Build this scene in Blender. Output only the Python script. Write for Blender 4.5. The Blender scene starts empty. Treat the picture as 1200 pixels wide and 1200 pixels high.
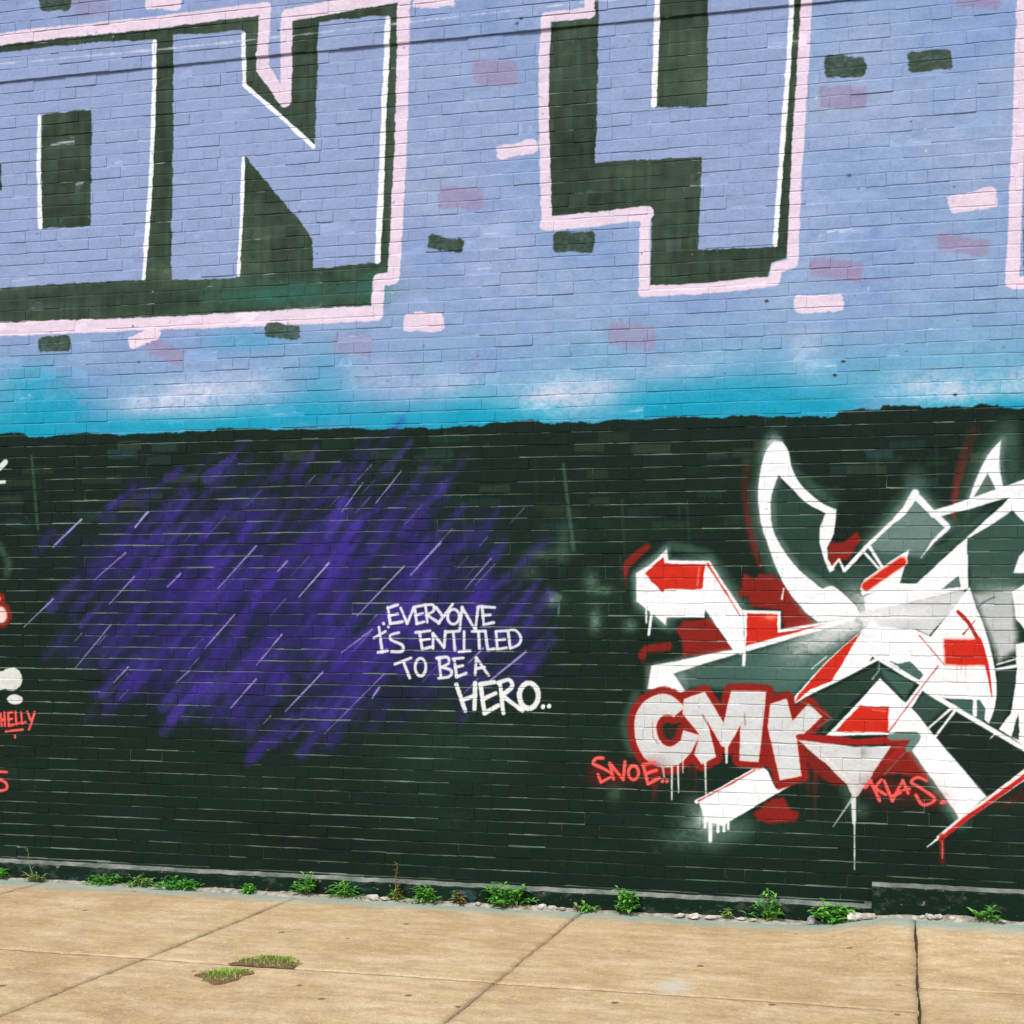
import bpy, bmesh, math, random
import numpy as np
from mathutils import Vector, Matrix

random.seed(7)
rng = np.random.default_rng(11)
scene = bpy.context.scene
COL = scene.collection

# ------------------------------------------------------------------ camera
# two vanishing points measured in the photograph (wall direction and pavement joints)
PX, PY, F = 600.0, 740.0, 1744.756
AX = np.array([0.96757745, 0.00766885, -0.25245805])      # wall direction (to the right)
BX = np.array([0.25230709, 0.01663563, 0.96750421])       # into the wall
UX = np.array([0.01161944, -0.99983221, 0.01416136])      # up
DIST, EYE = 8.047, 1.4095
cam = bpy.data.cameras.new('camera')
cam_o = bpy.data.objects.new('camera', cam)
COL.objects.link(cam_o)
cam.sensor_width = 36.0
cam.sensor_fit = 'HORIZONTAL'
cam.lens = 36.0 * F / 1200.0
cam.shift_x = 0.0
cam.shift_y = (PY - 600.0) / 1200.0
cam.clip_end = 2000
R = Matrix(((AX[0], -AX[1], -AX[2]), (BX[0], -BX[1], -BX[2]), (UX[0], -UX[1], -UX[2])))
cam_o.matrix_world = Matrix.Translation((0, -DIST, EYE)) @ R.to_4x4()
scene.camera = cam_o

# ------------------------------------------------------------------ light: bright hazy day
SUN_EL, SUN_AZ = math.radians(54), math.radians(-28)      # azimuth measured from the wall normal, sun behind the viewer's left
wd = bpy.data.worlds.new('World')
scene.world = wd
wd.use_nodes = True
wn = wd.node_tree
bg = wn.nodes['Background']
sky = wn.nodes.new('ShaderNodeTexSky')
sky.sky_type = 'NISHITA'
sky.sun_disc = False
sky.sun_elevation = SUN_EL
sky.sun_rotation = math.pi - SUN_AZ * -1
sky.air_density = 1.0
sky.dust_density = 3.0
sky.ozone_density = 1.0
wn.links.new(sky.outputs[0], bg.inputs[0])
bg.inputs[1].default_value = 0.10
sl = bpy.data.lights.new('sun', 'SUN')
sl.energy = 2.6
sl.angle = math.radians(9)
sl.color = (1.0, 0.96, 0.90)
so = bpy.data.objects.new('sun', sl)
COL.objects.link(so)
sdir = Vector((math.sin(SUN_AZ) * math.cos(SUN_EL), -math.cos(SUN_AZ) * math.cos(SUN_EL), math.sin(SUN_EL)))
so.rotation_euler = sdir.to_track_quat('Z', 'Y').to_euler()
so.location = (-3, -6, 9)
scene.view_settings.view_transform = 'Standard'
scene.view_settings.look = 'None'
scene.view_settings.gamma = 1.0
scene.view_settings.use_curve_mapping = False
scene.view_settings.exposure = 0.80


def wallpt(x, y):
    """photo pixel -> (X, Z) on the wall plane"""
    v = np.array([x - PX, y - PY, F])
    r = (v @ AX, v @ BX, v @ UX)
    return r[0] / r[1] * DIST, r[2] / r[1] * DIST + EYE


def groundpt(x, y):
    """photo pixel -> (X, Y) on the pavement"""
    v = np.array([x - PX, y - PY, F])
    r = (v @ AX, v @ BX, v @ UX)
    t = -EYE / r[2]
    return r[0] * t, r[1] * t - DIST


def sstep(e0, e1, x):
    t = np.clip((x - e0) / (e1 - e0), 0, 1)
    return t * t * (3 - 2 * t)


# ------------------------------------------------------------------ wall paint, drawn in wall metres
TX0, TX1, TZ1, TS = -7.4, 2.6, 5.5, 330.0
TW, TH = int((TX1 - TX0) * TS), int(TZ1 * TS)
CV = np.zeros((TH, TW, 3), np.float32)


def vnoise(h, w, cy_, cx_, seed):
    r = np.random.default_rng(seed)
    gh, gw = max(2, int(h / cy_) + 2), max(2, int(w / cx_) + 2)
    g = r.random((gh, gw)).astype(np.float32)
    yy = np.arange(h, dtype=np.float32) / cy_
    xx = np.arange(w, dtype=np.float32) / cx_
    y0 = yy.astype(int); x0 = xx.astype(int)
    fy = yy - y0; fx = xx - x0
    fy = (fy * fy * (3 - 2 * fy))[:, None]; fx = (fx * fx * (3 - 2 * fx))[None, :]
    y1 = np.minimum(y0 + 1, gh - 1); x1 = np.minimum(x0 + 1, gw - 1)
    top = g[y0][:, x0] * (1 - fx) + g[y0][:, x1] * fx
    bot = g[y1][:, x0] * (1 - fx) + g[y1][:, x1] * fx
    return top * (1 - fy) + bot * fy - 0.5


N_BIG = vnoise(TH, TW, 110, 170, 1) + 0.5 * vnoise(TH, TW, 50, 80, 2)
N_MID = vnoise(TH, TW, 18, 26, 3) + 0.5 * vnoise(TH, TW, 9, 13, 4)
N_FIN = vnoise(TH, TW, 4, 6, 5) + 0.6 * vnoise(TH, TW, 2, 3, 6)


def c8(*c):
    return np.array(c, np.float32) / 255.0


def tp(p):
    X, Z = wallpt(p[0], p[1])
    return ((X - TX0) * TS, Z * TS)


def pxs(x):
    """texture pixels per photo pixel near photo column x"""
    return TS / (213.0 * (1 + (x - 680) * 0.000147))


def box(pts, pad):
    xs = [p[0] for p in pts]; ys = [p[1] for p in pts]
    x0 = max(0, int(min(xs) - pad)); x1 = min(TW, int(max(xs) + pad) + 2)
    y0 = max(0, int(min(ys) - pad)); y1 = min(TH, int(max(ys) + pad) + 2)
    return x0, x1, y0, y1


def comp(sl_, a, col):
    CV[sl_] = CV[sl_] * (1 - a[..., None]) + np.asarray(col, np.float32) * a[..., None]


def smooth(pts, n=6, closed=False):
    P = [np.array(p, float) for p in pts]
    out = []
    m = len(P)
    for i in range(m if closed else m - 1):
        p0 = P[(i - 1) % m] if closed else P[max(i - 1, 0)]
        p1 = P[i % m]; p2 = P[(i + 1) % m] if closed else P[i + 1]
        p3 = P[(i + 2) % m] if closed else P[min(i + 2, m - 1)]
        for k in range(n):
            t = k / n
            out.append(tuple(0.5 * ((2 * p1) + (-p0 + p2) * t + (2 * p0 - 5 * p1 + 4 * p2 - p3) * t * t + (-p0 + 3 * p1 - 3 * p2 + p3) * t ** 3)))
    if not closed:
        out.append(tuple(P[-1]))
    return out


def poly(pts, col, alpha=1.0, soft=0.8, rough=0.7, grow=0.0, curve=False, tex=0.0):
    if curve:
        pts = smooth(pts, 5, True)
    s = pxs(pts[0][0])
    T = [tp(p) for p in pts]
    soft, rough, grow = soft * s, rough * s, grow * s
    x0, x1, y0, y1 = box(T, soft + grow + rough * 2 + 2)
    if x1 <= x0 or y1 <= y0:
        return
    yy, xx = np.mgrid[y0:y1, x0:x1].astype(np.float32)
    d2 = np.full(xx.shape, 1e12, np.float32)
    ins = np.zeros(xx.shape, bool)
    n = len(T)
    for i in range(n):
        ax, ay = T[i]; bx, by = T[(i + 1) % n]
        ex, ey = bx - ax, by - ay
        L = ex * ex + ey * ey
        if L < 1e-9:
            continue
        t = np.clip(((xx - ax) * ex + (yy - ay) * ey) / L, 0, 1)
        d2 = np.minimum(d2, (xx - ax - t * ex) ** 2 + (yy - ay - t * ey) ** 2)
        if ay != by:
            c = ((ay > yy) != (by > yy)) & (xx < (bx - ax) * (yy - ay) / (by - ay) + ax)
            ins ^= c
    sd = np.sqrt(d2)
    sd = np.where(ins, -sd, sd) - grow
    sl_ = (slice(y0, y1), slice(x0, x1))
    if rough:
        sd = sd + rough * (2.0 * N_MID[sl_] + 1.2 * N_FIN[sl_])
    a = alpha * (1 - sstep(-soft, soft, sd))
    if tex:
        a = a * np.clip(1 - tex * (0.5 + 1.3 * N_FIN[sl_] + N_MID[sl_]), 0, 1)
    comp(sl_, a.astype(np.float32), col)


def stroke(pts, w, col, alpha=1.0, soft=0.7, rough=0.35, w2=None, curve=False, tex=0.0, fade=0.0):
    if curve:
        pts = smooth(pts, 5)
    s = pxs(pts[0][0])
    T = [tp(p) for p in pts]
    w2 = w if w2 is None else w2
    wa, wb = w * 0.5 * s, w2 * 0.5 * s
    soft, rough = soft * s, rough * s
    x0, x1, y0, y1 = box(T, max(wa, wb) + soft + rough * 2 + 2)
    if x1 <= x0 or y1 <= y0:
        return
    yy, xx = np.mgrid[y0:y1, x0:x1].astype(np.float32)
    seg = [math.dist(T[i], T[i + 1]) for i in range(len(T) - 1)]
    tot = sum(seg) or 1.0
    acc = 0.0
    best = np.full(xx.shape, 1e9, np.float32)
    bu = np.zeros(xx.shape, np.float32)
    for i in range(len(T) - 1):
        ax, ay = T[i]; bx, by = T[i + 1]
        ex, ey = bx - ax, by - ay
        L = max(ex * ex + ey * ey, 1e-6)
        t = np.clip(((xx - ax) * ex + (yy - ay) * ey) / L, 0, 1)
        u = (acc + t * seg[i]) / tot
        d = np.sqrt((xx - ax - t * ex) ** 2 + (yy - ay - t * ey) ** 2) - (wa + (wb - wa) * u)
        k = d < best
        best = np.where(k, d, best); bu = np.where(k, u, bu)
        acc += seg[i]
    sl_ = (slice(y0, y1), slice(x0, x1))
    if rough:
        best = best + rough * (2.0 * N_MID[sl_] + 1.2 * N_FIN[sl_])
    a = alpha * (1 - sstep(-soft, soft, best))
    if fade:
        a = a * (1 - fade * bu)
    if tex:
        a = a * np.clip(1 - tex * (0.5 + 1.3 * N_FIN[sl_] + N_MID[sl_]), 0, 1)
    comp(sl_, a.astype(np.float32), col)


def spray(x, y, rx, ry, col, alpha, ang=0.0):
    s = pxs(x)
    cx_, cy_ = tp((x, y))
    r = max(rx, ry) * s * 2.2
    x0, x1, y0, y1 = box([(cx_, cy_)], r)
    if x1 <= x0 or y1 <= y0:
        return
    yy, xx = np.mgrid[y0:y1, x0:x1].astype(np.float32)
    dx, dy = xx - cx_, yy - cy_
    ca, sa = math.cos(ang), math.sin(ang)
    u = (dx * ca + dy * sa) / (rx * s); v = (-dx * sa + dy * ca) / (ry * s)
    sl_ = (slice(y0, y1), slice(x0, x1))
    a = alpha * np.exp(-(u * u + v * v) * 1.1) * np.clip(1 + 0.5 * N_MID[sl_] + 0.6 * N_FIN[sl_], 0, 1.3)
    comp(sl_, np.clip(a, 0, 1).astype(np.float32), col)


def ell(x, y, rx, ry, n=18, a0=0.0):
    return [(x + rx * math.cos(a0 + i * 2 * math.pi / n), y + ry * math.sin(a0 + i * 2 * math.pi / n)) for i in range(n)]


BLUE, PINK, GREEN, WHITE = c8(150, 168, 210), c8(238, 220, 238), c8(55, 74, 58), c8(249, 252, 255)
TEAL, CLOUD, MAUVE = c8(12, 160, 194), c8(216, 218, 240), c8(158, 142, 178)
DARK, PURP, RED, DRED, SALM, CHR = c8(13, 35, 24), c8(66, 42, 158), c8(208, 42, 24), c8(144, 30, 22), c8(248, 96, 88), c8(214, 218, 219)
TGRN = c8(72, 106, 98)


def paint_base():
    jj, ii = np.mgrid[0:TH, 0:TW].astype(np.float32)
    Xm = ii / TS + TX0
    Zm = jj / TS
    b = BLUE[None, None, :] + N_BIG[..., None] * c8(20, 14, 4) + N_MID[..., None] * c8(10, 8, 4)
    b = b + (sstep(-3.6, -1.2, Xm) * 0.5)[..., None] * c8(-6, 6, 3)
    # teal band just above the black field, broken up by pale clouds
    zb = 2.70
    k = np.exp(-np.clip(Zm - zb - 0.04, 0, 9) / 0.19) * np.clip(0.85 + 1.2 * N_BIG, 0, 1)
    k = np.clip(k, 0, 1)
    b = b * (1 - k[..., None]) + TEAL * k[..., None]
    CV[:] = b
    for x, y, rx, ry, a in ((238, 462, 62, 26, .75), (175, 472, 62, 17, .62), (300, 455, 40, 24, .4), (650, 466, 60, 24, .72), (690, 458, 55, 22, .5), (1120, 462, 60, 20, .6),
                            (1085, 450, 70, 22, .5), (1195, 448, 30, 20, .6), (520, 452, 70, 18, .4), (440, 440, 60, 24, .25), (600, 300, 60, 90, .12), (930, 250, 60, 90, .16), (800, 430, 60, 16, .3),
                            (-150, 465, 80, 24, .6), (-420, 460, 70, 20, .5), (1400, 460, 90, 24, .6), (60, 350, 60, 20, .15), (945, 420, 25, 45, .35)):
        spray(x, y, rx, ry, CLOUD, a)
    for x, y, rx, ry, a in ((60, 485, 75, 28, .8), (40, 450, 50, 25, .5), (360, 488, 80, 20, .75), (520, 492, 70, 14, .7), (860, 470, 90, 24, .85), (950, 478, 60, 16, .6), (1190, 477, 30, 10, .7), (770, 478, 50, 15, .5),
                            (380, 440, 30, 40, .25), (120, 500, 60, 8, .7), (290, 400, 60, 15, .35)):
        spray(x, y, rx, ry, TEAL, a)
    # paler streaks left by a roller
    for _ in range(60):
        x = rng.uniform(-500, 1700); y = rng.uniform(-60, 440); L = rng.uniform(40, 160)
        stroke([(x, y), (x + L, y - 0.0001 * L * (687 - y))], rng.uniform(4, 13), BLUE + (rng.random() - .4) * c8(34, 28, 14), .35, 3, 1.5)


def paint_letters():
    # first pair of letters
    body = [(-420, 100), (0, 52), (60, 44), (180, 32), (306, 17), (304, 82), (334, 124), (338, 22), (400, 12), (470, -2), (466, 180), (459, 322), (441, 324), (438, 366), (200, 374), (0, 384), (-420, 408)]
    poly(body, GREEN, rough=.8)
    poly([(-180, 76), (0, 62), (100, 52), (183, 47), (180, 110), (174, 240), (169, 328), (80, 332), (0, 338), (-180, 346)], BLUE, rough=1.0)
    poly([(48, 135), (107, 128), (106, 265), (48, 268)], GREEN, rough=1.0)
    poly([(-70, 188), (2, 192), (2, 224), (-70, 226)], GREEN, rough=1.0)
    poly([(204, 42), (286, 37), (287, 101), (368, 173), (371, 100), (374, 27), (456, 19), (450, 120), (443, 308), (366, 315), (366, 281), (354, 263), (287, 184), (283, 250), (279, 326), (200, 329), (202, 180)], BLUE, rough=1.0)
    spray(330, 345, 110, 16, c8(48, 120, 108), .55)
    spray(440, 340, 22, 26, c8(48, 124, 110), .5)
    spray(60, 350, 130, 8, c8(36, 58, 52), .5)
    # second: the numeral
    poly([(646, 26), (690, 22), (702, -80), (955, -80), (940, 20), (931, 140), (922, 304), (904, 308), (900, 326), (762, 338), (763, 246), (645, 253), (641, 120)], GREEN, rough=.8)
    poly([(703, -80), (771, -80), (767, 127), (828, 125), (831, -80), (936, -80), (928, 40), (906, 290), (818, 292), (822, 184), (698, 190), (700, 90)], BLUE, rough=1.0)
    poly([(1200, -80), (1560, -80), (1540, 330), (1200, 334)], GREEN, rough=.8)
    poly([(1232, -80), (1330, -80), (1326, 300), (1222, 306)], BLUE, rough=1.0)
    poly([(1385, -80), (1500, -80), (1490, 296), (1380, 300)], BLUE, rough=1.0)
    poly([(-420, 190), (-300, 180), (-300, 408), (-420, 410)], BLUE, rough=1.0)
    m = (np.abs(CV - GREEN).sum(-1) < .10).astype(np.float32)
    st = vnoise(TH, TW, 60, 7, 31) + .7 * vnoise(TH, TW, 22, 64, 32)
    CV[:] = CV + (m * (.07 * N_BIG + .05 * N_MID + .06 * st))[..., None] * np.array([1.0, 1.05, .95], np.float32)
    P = dict(rough=.75, soft=.8)
    for pts, w in (([(-420, 96), (-150, 64), (0, 47), (60, 40), (180, 28), (311, 11), (307, 80), (334, 119), (336, 60), (337, 19), (400, 7), (474, -6), (471, 100), (469, 180), (461, 326), (444, 329), (441, 369), (330, 374), (200, 379), (0, 385), (-420, 408)], 13.5),
                   ([(338, 20), (400, 8), (470, -4)], 15), ([(0, 387), (210, 378), (340, 371), (442, 366)], 15),
                   ([(692, 16), (640, 22), (637, 70), (637, 130), (640, 261), (700, 256), (756, 249), (754, 342), (830, 338), (906, 330), (909, 314), (928, 309), (934, 180), (943, 40), (948, -80)], 13),
                   ([(640, 263), (700, 257), (757, 250)], 17), ([(690, 18), (700, -80)], 12),
                   ([(1201, -80), (1195, 120), (1190, 230), (1186, 331), (1300, 338), (1545, 330), (1562, -80)], 15)):
        stroke(pts, w, PINK, **P)
    W = dict(rough=.6, soft=.6)
    for pts, w in (([(46, 137), (45, 200), (47, 267)], 5.2), ([(182, 50), (180, 120), (176, 220), (168, 326)], 5.6), ([(286, 41), (286, 100), (327, 135), (367, 172)], 5.4), ([(285, 185), (283, 250), (279, 323)], 4.6),
                   ([(455, 24), (450, 120), (446, 230), (442, 306)], 7), ([(773, -80), (769, 40), (766, 123)], 6.5), ([(931, -60), (924, 70), (915, 190), (908, 287)], 6)):
        stroke(pts, w, WHITE, **W)
    # loose brush dabs between the letters
    for x0, y0, x1, y1, w, col, a in ((968, 77, 1012, 79, 27, GREEN, 1), (1066, 74, 1113, 69, 24, GREEN, 1), (503, 283, 541, 289, 17, GREEN, 1), (650, 284, 694, 284, 25, GREEN, 1),
                                      (45, 405, 80, 402, 19, GREEN, 1), (312, 387, 350, 390, 17, GREEN, .95), (48, 6, 82, 3, 20, GREEN, 1), (-160, 420, -120, 424, 20, GREEN, 1),
                                      (555, 85, 604, 87, 32, MAUVE, .75), (515, 232, 565, 232, 29, MAUVE, .7), (962, 115, 1014, 113, 28, MAUVE, .7), (950, 314, 1008, 319, 24, MAUVE, .85),
                                      (1100, 285, 1156, 292, 21, MAUVE, .85), (716, 391, 766, 397, 30, MAUVE, .65), (172, 404, 212, 420, 19, MAUVE, .75), (392, 404, 434, 406, 27, MAUVE, .5), (1122, 0, 1170, 3, 18, MAUVE, .8),
                                      (88, 12, 130, 8, 22, MAUVE, .5), (1290, 400, 1340, 396, 24, MAUVE, .8),
                                      (583, 180, 628, 171, 17, PINK, 1), (474, 379, 518, 376, 23, PINK, 1), (1113, 241, 1166, 231, 24, PINK, 1), (932, 358, 986, 354, 22, PINK, 1), (486, 4, 532, 3, 13, PINK, 1), (172, 2, 212, 3, 22, PINK, 1),
                                      (152, 402, 186, 389, 15, PINK, 1)):
        L = math.hypot(x1 - x0, y1 - y0); ux, uy = (x1 - x0) / L, (y1 - y0) / L
        h = w / 2 - 4.5
        q = [(x0 + 3 * ux - h * -uy, y0 + 3 * uy - h * ux), (x1 - 3 * ux - h * -uy, y1 - 3 * uy - h * ux * .9), (x1 - 3 * ux + h * -uy, y1 - 3 * uy + h * ux), (x0 + 3 * ux + h * -uy, y0 + 3 * uy + h * ux * .85)]
        poly(q, col + (rng.random() - .5) * c8(10, 10, 10), a, 1.0 if col is not MAUVE else 2.0, 1.3, grow=4.5, tex=.0 if col is PINK else .22)


def paint_dark():
    top = [(-520, 512), (-200, 511), (0, 509), (28, 508), (34, 512), (60, 511), (100, 507), (140, 510), (190, 508), (250, 505), (255, 502), (330, 504), (400, 502), (440, 504), (500, 502), (558, 500), (575, 496), (600, 494), (622, 493), (640, 497), (700, 496), (722, 492), (760, 491),
           (800, 489), (850, 491), (858, 487), (900, 489), (978, 488), (980, 481), (1030, 480), (1034, 476), (1078, 475), (1082, 479), (1140, 478), (1150, 473), (1172, 478), (1200, 480), (1450, 476), (1750, 474)]
    poly(top + [(1750, 1500), (-520, 1500)], DARK, rough=1.2, soft=1.0)
    # the top of the field is thinner and browner, patchy with old paint below it
    for _ in range(150):
        x = rng.uniform(-400, 1600); y = rng.uniform(505, 640); L = rng.uniform(20, 48)
        col = [c8(50, 66, 52), c8(34, 60, 50), c8(36, 62, 66), c8(58, 70, 58), c8(20, 34, 28)][rng.integers(5)]
        yl = y - 0.0001 * 1.5 * L * (687 - y)
        poly([(x, y), (x + L, yl), (x + L, yl + 10), (x, y + 10)], col, rng.uniform(.25, .8) * (1.25 - (y - 505) / 150), 1.2, .8)
    for _ in range(110):
        x = rng.uniform(-400, 1600); y = rng.uniform(600, 1040)
        spray(x, y, rng.uniform(20, 90), rng.uniform(10, 40), [c8(10, 22, 17), c8(34, 62, 46), c8(20, 52, 42)][rng.integers(3)], rng.uniform(.15, .4))
    for _ in range(55):
        x = rng.uniform(-300, 1500); y = rng.uniform(505, 700); L = rng.uniform(15, 90)
        stroke([(x, y), (x + L * .05, y + L)], rng.uniform(1, 4), c8(74, 98, 84), rng.uniform(.1, .4), 1.2, .4, fade=.7)
    for x, y, rx, ry, a in ((648, 703, 10, 9, .75), (692, 680, 9, 14, .6), (708, 692, 12, 6, .6), (697, 728, 8, 14, .7), (738, 733, 9, 8, .6), (640, 650, 26, 8, .35), (618, 670, 16, 10, .3), (660, 640, 8, 30, .25), (815, 960, 24, 20, .3), (800, 985, 30, 16, .3), (720, 930, 10, 12, .3)):
        spray(x, y, rx, ry, c8(120, 150, 132), a)
    stroke([(655, 704), (654, 722)], 2.4, c8(110, 140, 124), .7)
    stroke([(642, 694), (656, 700), (652, 706)], 5, c8(110, 140, 124), .5, 2)
    stroke([(37, 535), (40, 570), (44, 620)], 4, c8(84, 108, 94), .5, 1.6)
    stroke([(660, 545), (664, 580), (672, 645)], 4.5, c8(90, 120, 104), .5, 1.8)


def paint_purple():
    reg = np.array([(30, 640), (100, 596), (200, 552), (330, 520), (470, 515), (560, 560), (640, 650), (650, 740), (620, 800), (520, 838), (430, 858), (370, 880), (240, 850), (140, 838), (95, 800), (60, 740)])

    def inside(x, y):
        c = False
        n = len(reg)
        for i in range(n):
            ax, ay = reg[i]; bx, by = reg[(i + 1) % n]
            if (ay > y) != (by > y) and x < (bx - ax) * (y - ay) / (by - ay) + ax:
                c = not c
        return c
    poly([(90, 640), (200, 610), (300, 590), (430, 590), (540, 640), (610, 700), (620, 780), (500, 815), (400, 840), (250, 830), (150, 815), (100, 740)], c8(40, 30, 104), .55, 44, 8)
    for _ in range(46):
        x = rng.uniform(60, 620); y = rng.uniform(560, 850)
        if inside(x, y):
            spray(x, y, rng.uniform(14, 46), rng.uniform(10, 26), c8(58, 40, 142), rng.uniform(.15, .45), .9)
    cols = [c8(68, 42, 164), c8(58, 36, 142), c8(74, 50, 170), c8(48, 32, 116), c8(76, 58, 162), c8(22, 28, 50), c8(16, 36, 30)]
    k = 0
    while k < 900:
        x = rng.uniform(20, 660); y = rng.uniform(515, 880)
        if not inside(x, y):
            continue
        k += 1
        core = 1 - min(1, math.hypot((x - 340) / 330, (y - 715) / 185))
        if rng.random() > .22 + core * 1.2:
            continue
        L = rng.uniform(18, 75); an = math.radians(rng.uniform(44, 60))
        if y < 600 and 300 > x > 90:
            an = math.radians(rng.uniform(38, 50))
        dx, dy = math.cos(an) * L / 2, -math.sin(an) * L / 2
        ci = rng.integers(5) if rng.random() < .55 + .35 * core else 5 + rng.integers(2)
        stroke([(x - dx, y - dy), (x + dx, y + dy)], rng.uniform(4, 18), cols[ci], rng.uniform(.22, .6), rng.uniform(2.5, 9), 1.2, rng.uniform(3, 10), tex=.3)
    lt = c8(176, 164, 226)
    for x0, y0, x1, y1, w in ((62, 641, 95, 609, 3), (158, 618, 173, 600, 3.4), (28, 735, 62, 702, 1.8), (110, 680, 147, 648, 2.4), (128, 708, 157, 676, 2.2), (88, 783, 130, 732, 2), (133, 800, 150, 782, 2.2), (206, 800, 222, 786, 2.2), (196, 688, 212, 672, 2.6),
                              (334, 834, 378, 788, 2.6), (481, 674, 516, 636, 3), (418, 722, 473, 664, 2.2), (574, 798, 616, 764, 3), (548, 778, 566, 760, 1.6), (400, 765, 436, 738, 2.2), (436, 818, 444, 806, 3), (325, 670, 336, 658, 3), (300, 780, 330, 744, 1.8), (240, 760, 275, 720, 1.8),
                              (255, 690, 300, 640, 2.2), (350, 700, 385, 660, 2), (440, 590, 470, 552, 1.6), (400, 600, 425, 566, 1.4), (545, 690, 575, 655, 2), (380, 860, 450, 790, 1.4), (270, 830, 300, 796, 2)):
        stroke([(x0, y0), (x1, y1)], w * .6, lt, rng.uniform(.6, .95), .8, .2, w)
    for _ in range(34):
        x = rng.uniform(60, 600); y = rng.uniform(560, 850)
        if inside(x, y):
            L = rng.uniform(10, 34)
            stroke([(x, y), (x + L * .68, y - L * .74)], .8, lt, rng.uniform(.25, .6), .8, .2, 1.7)


def letters(ox, oy, sc_, items, w, col, **k):
    for it in items:
        if it[0] == 'o':
            _, x, y, rx, ry = it
            e = ell(x, y, rx, ry, 16, -1.4)
            pts = e + [e[0], e[1]]
        else:
            pts = it
            if len(pts) > 3:
                pts = smooth(pts, 4)
        stroke([(ox + u / sc_, oy + v / sc_) for u, v in pts], w, col, **k)


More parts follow.
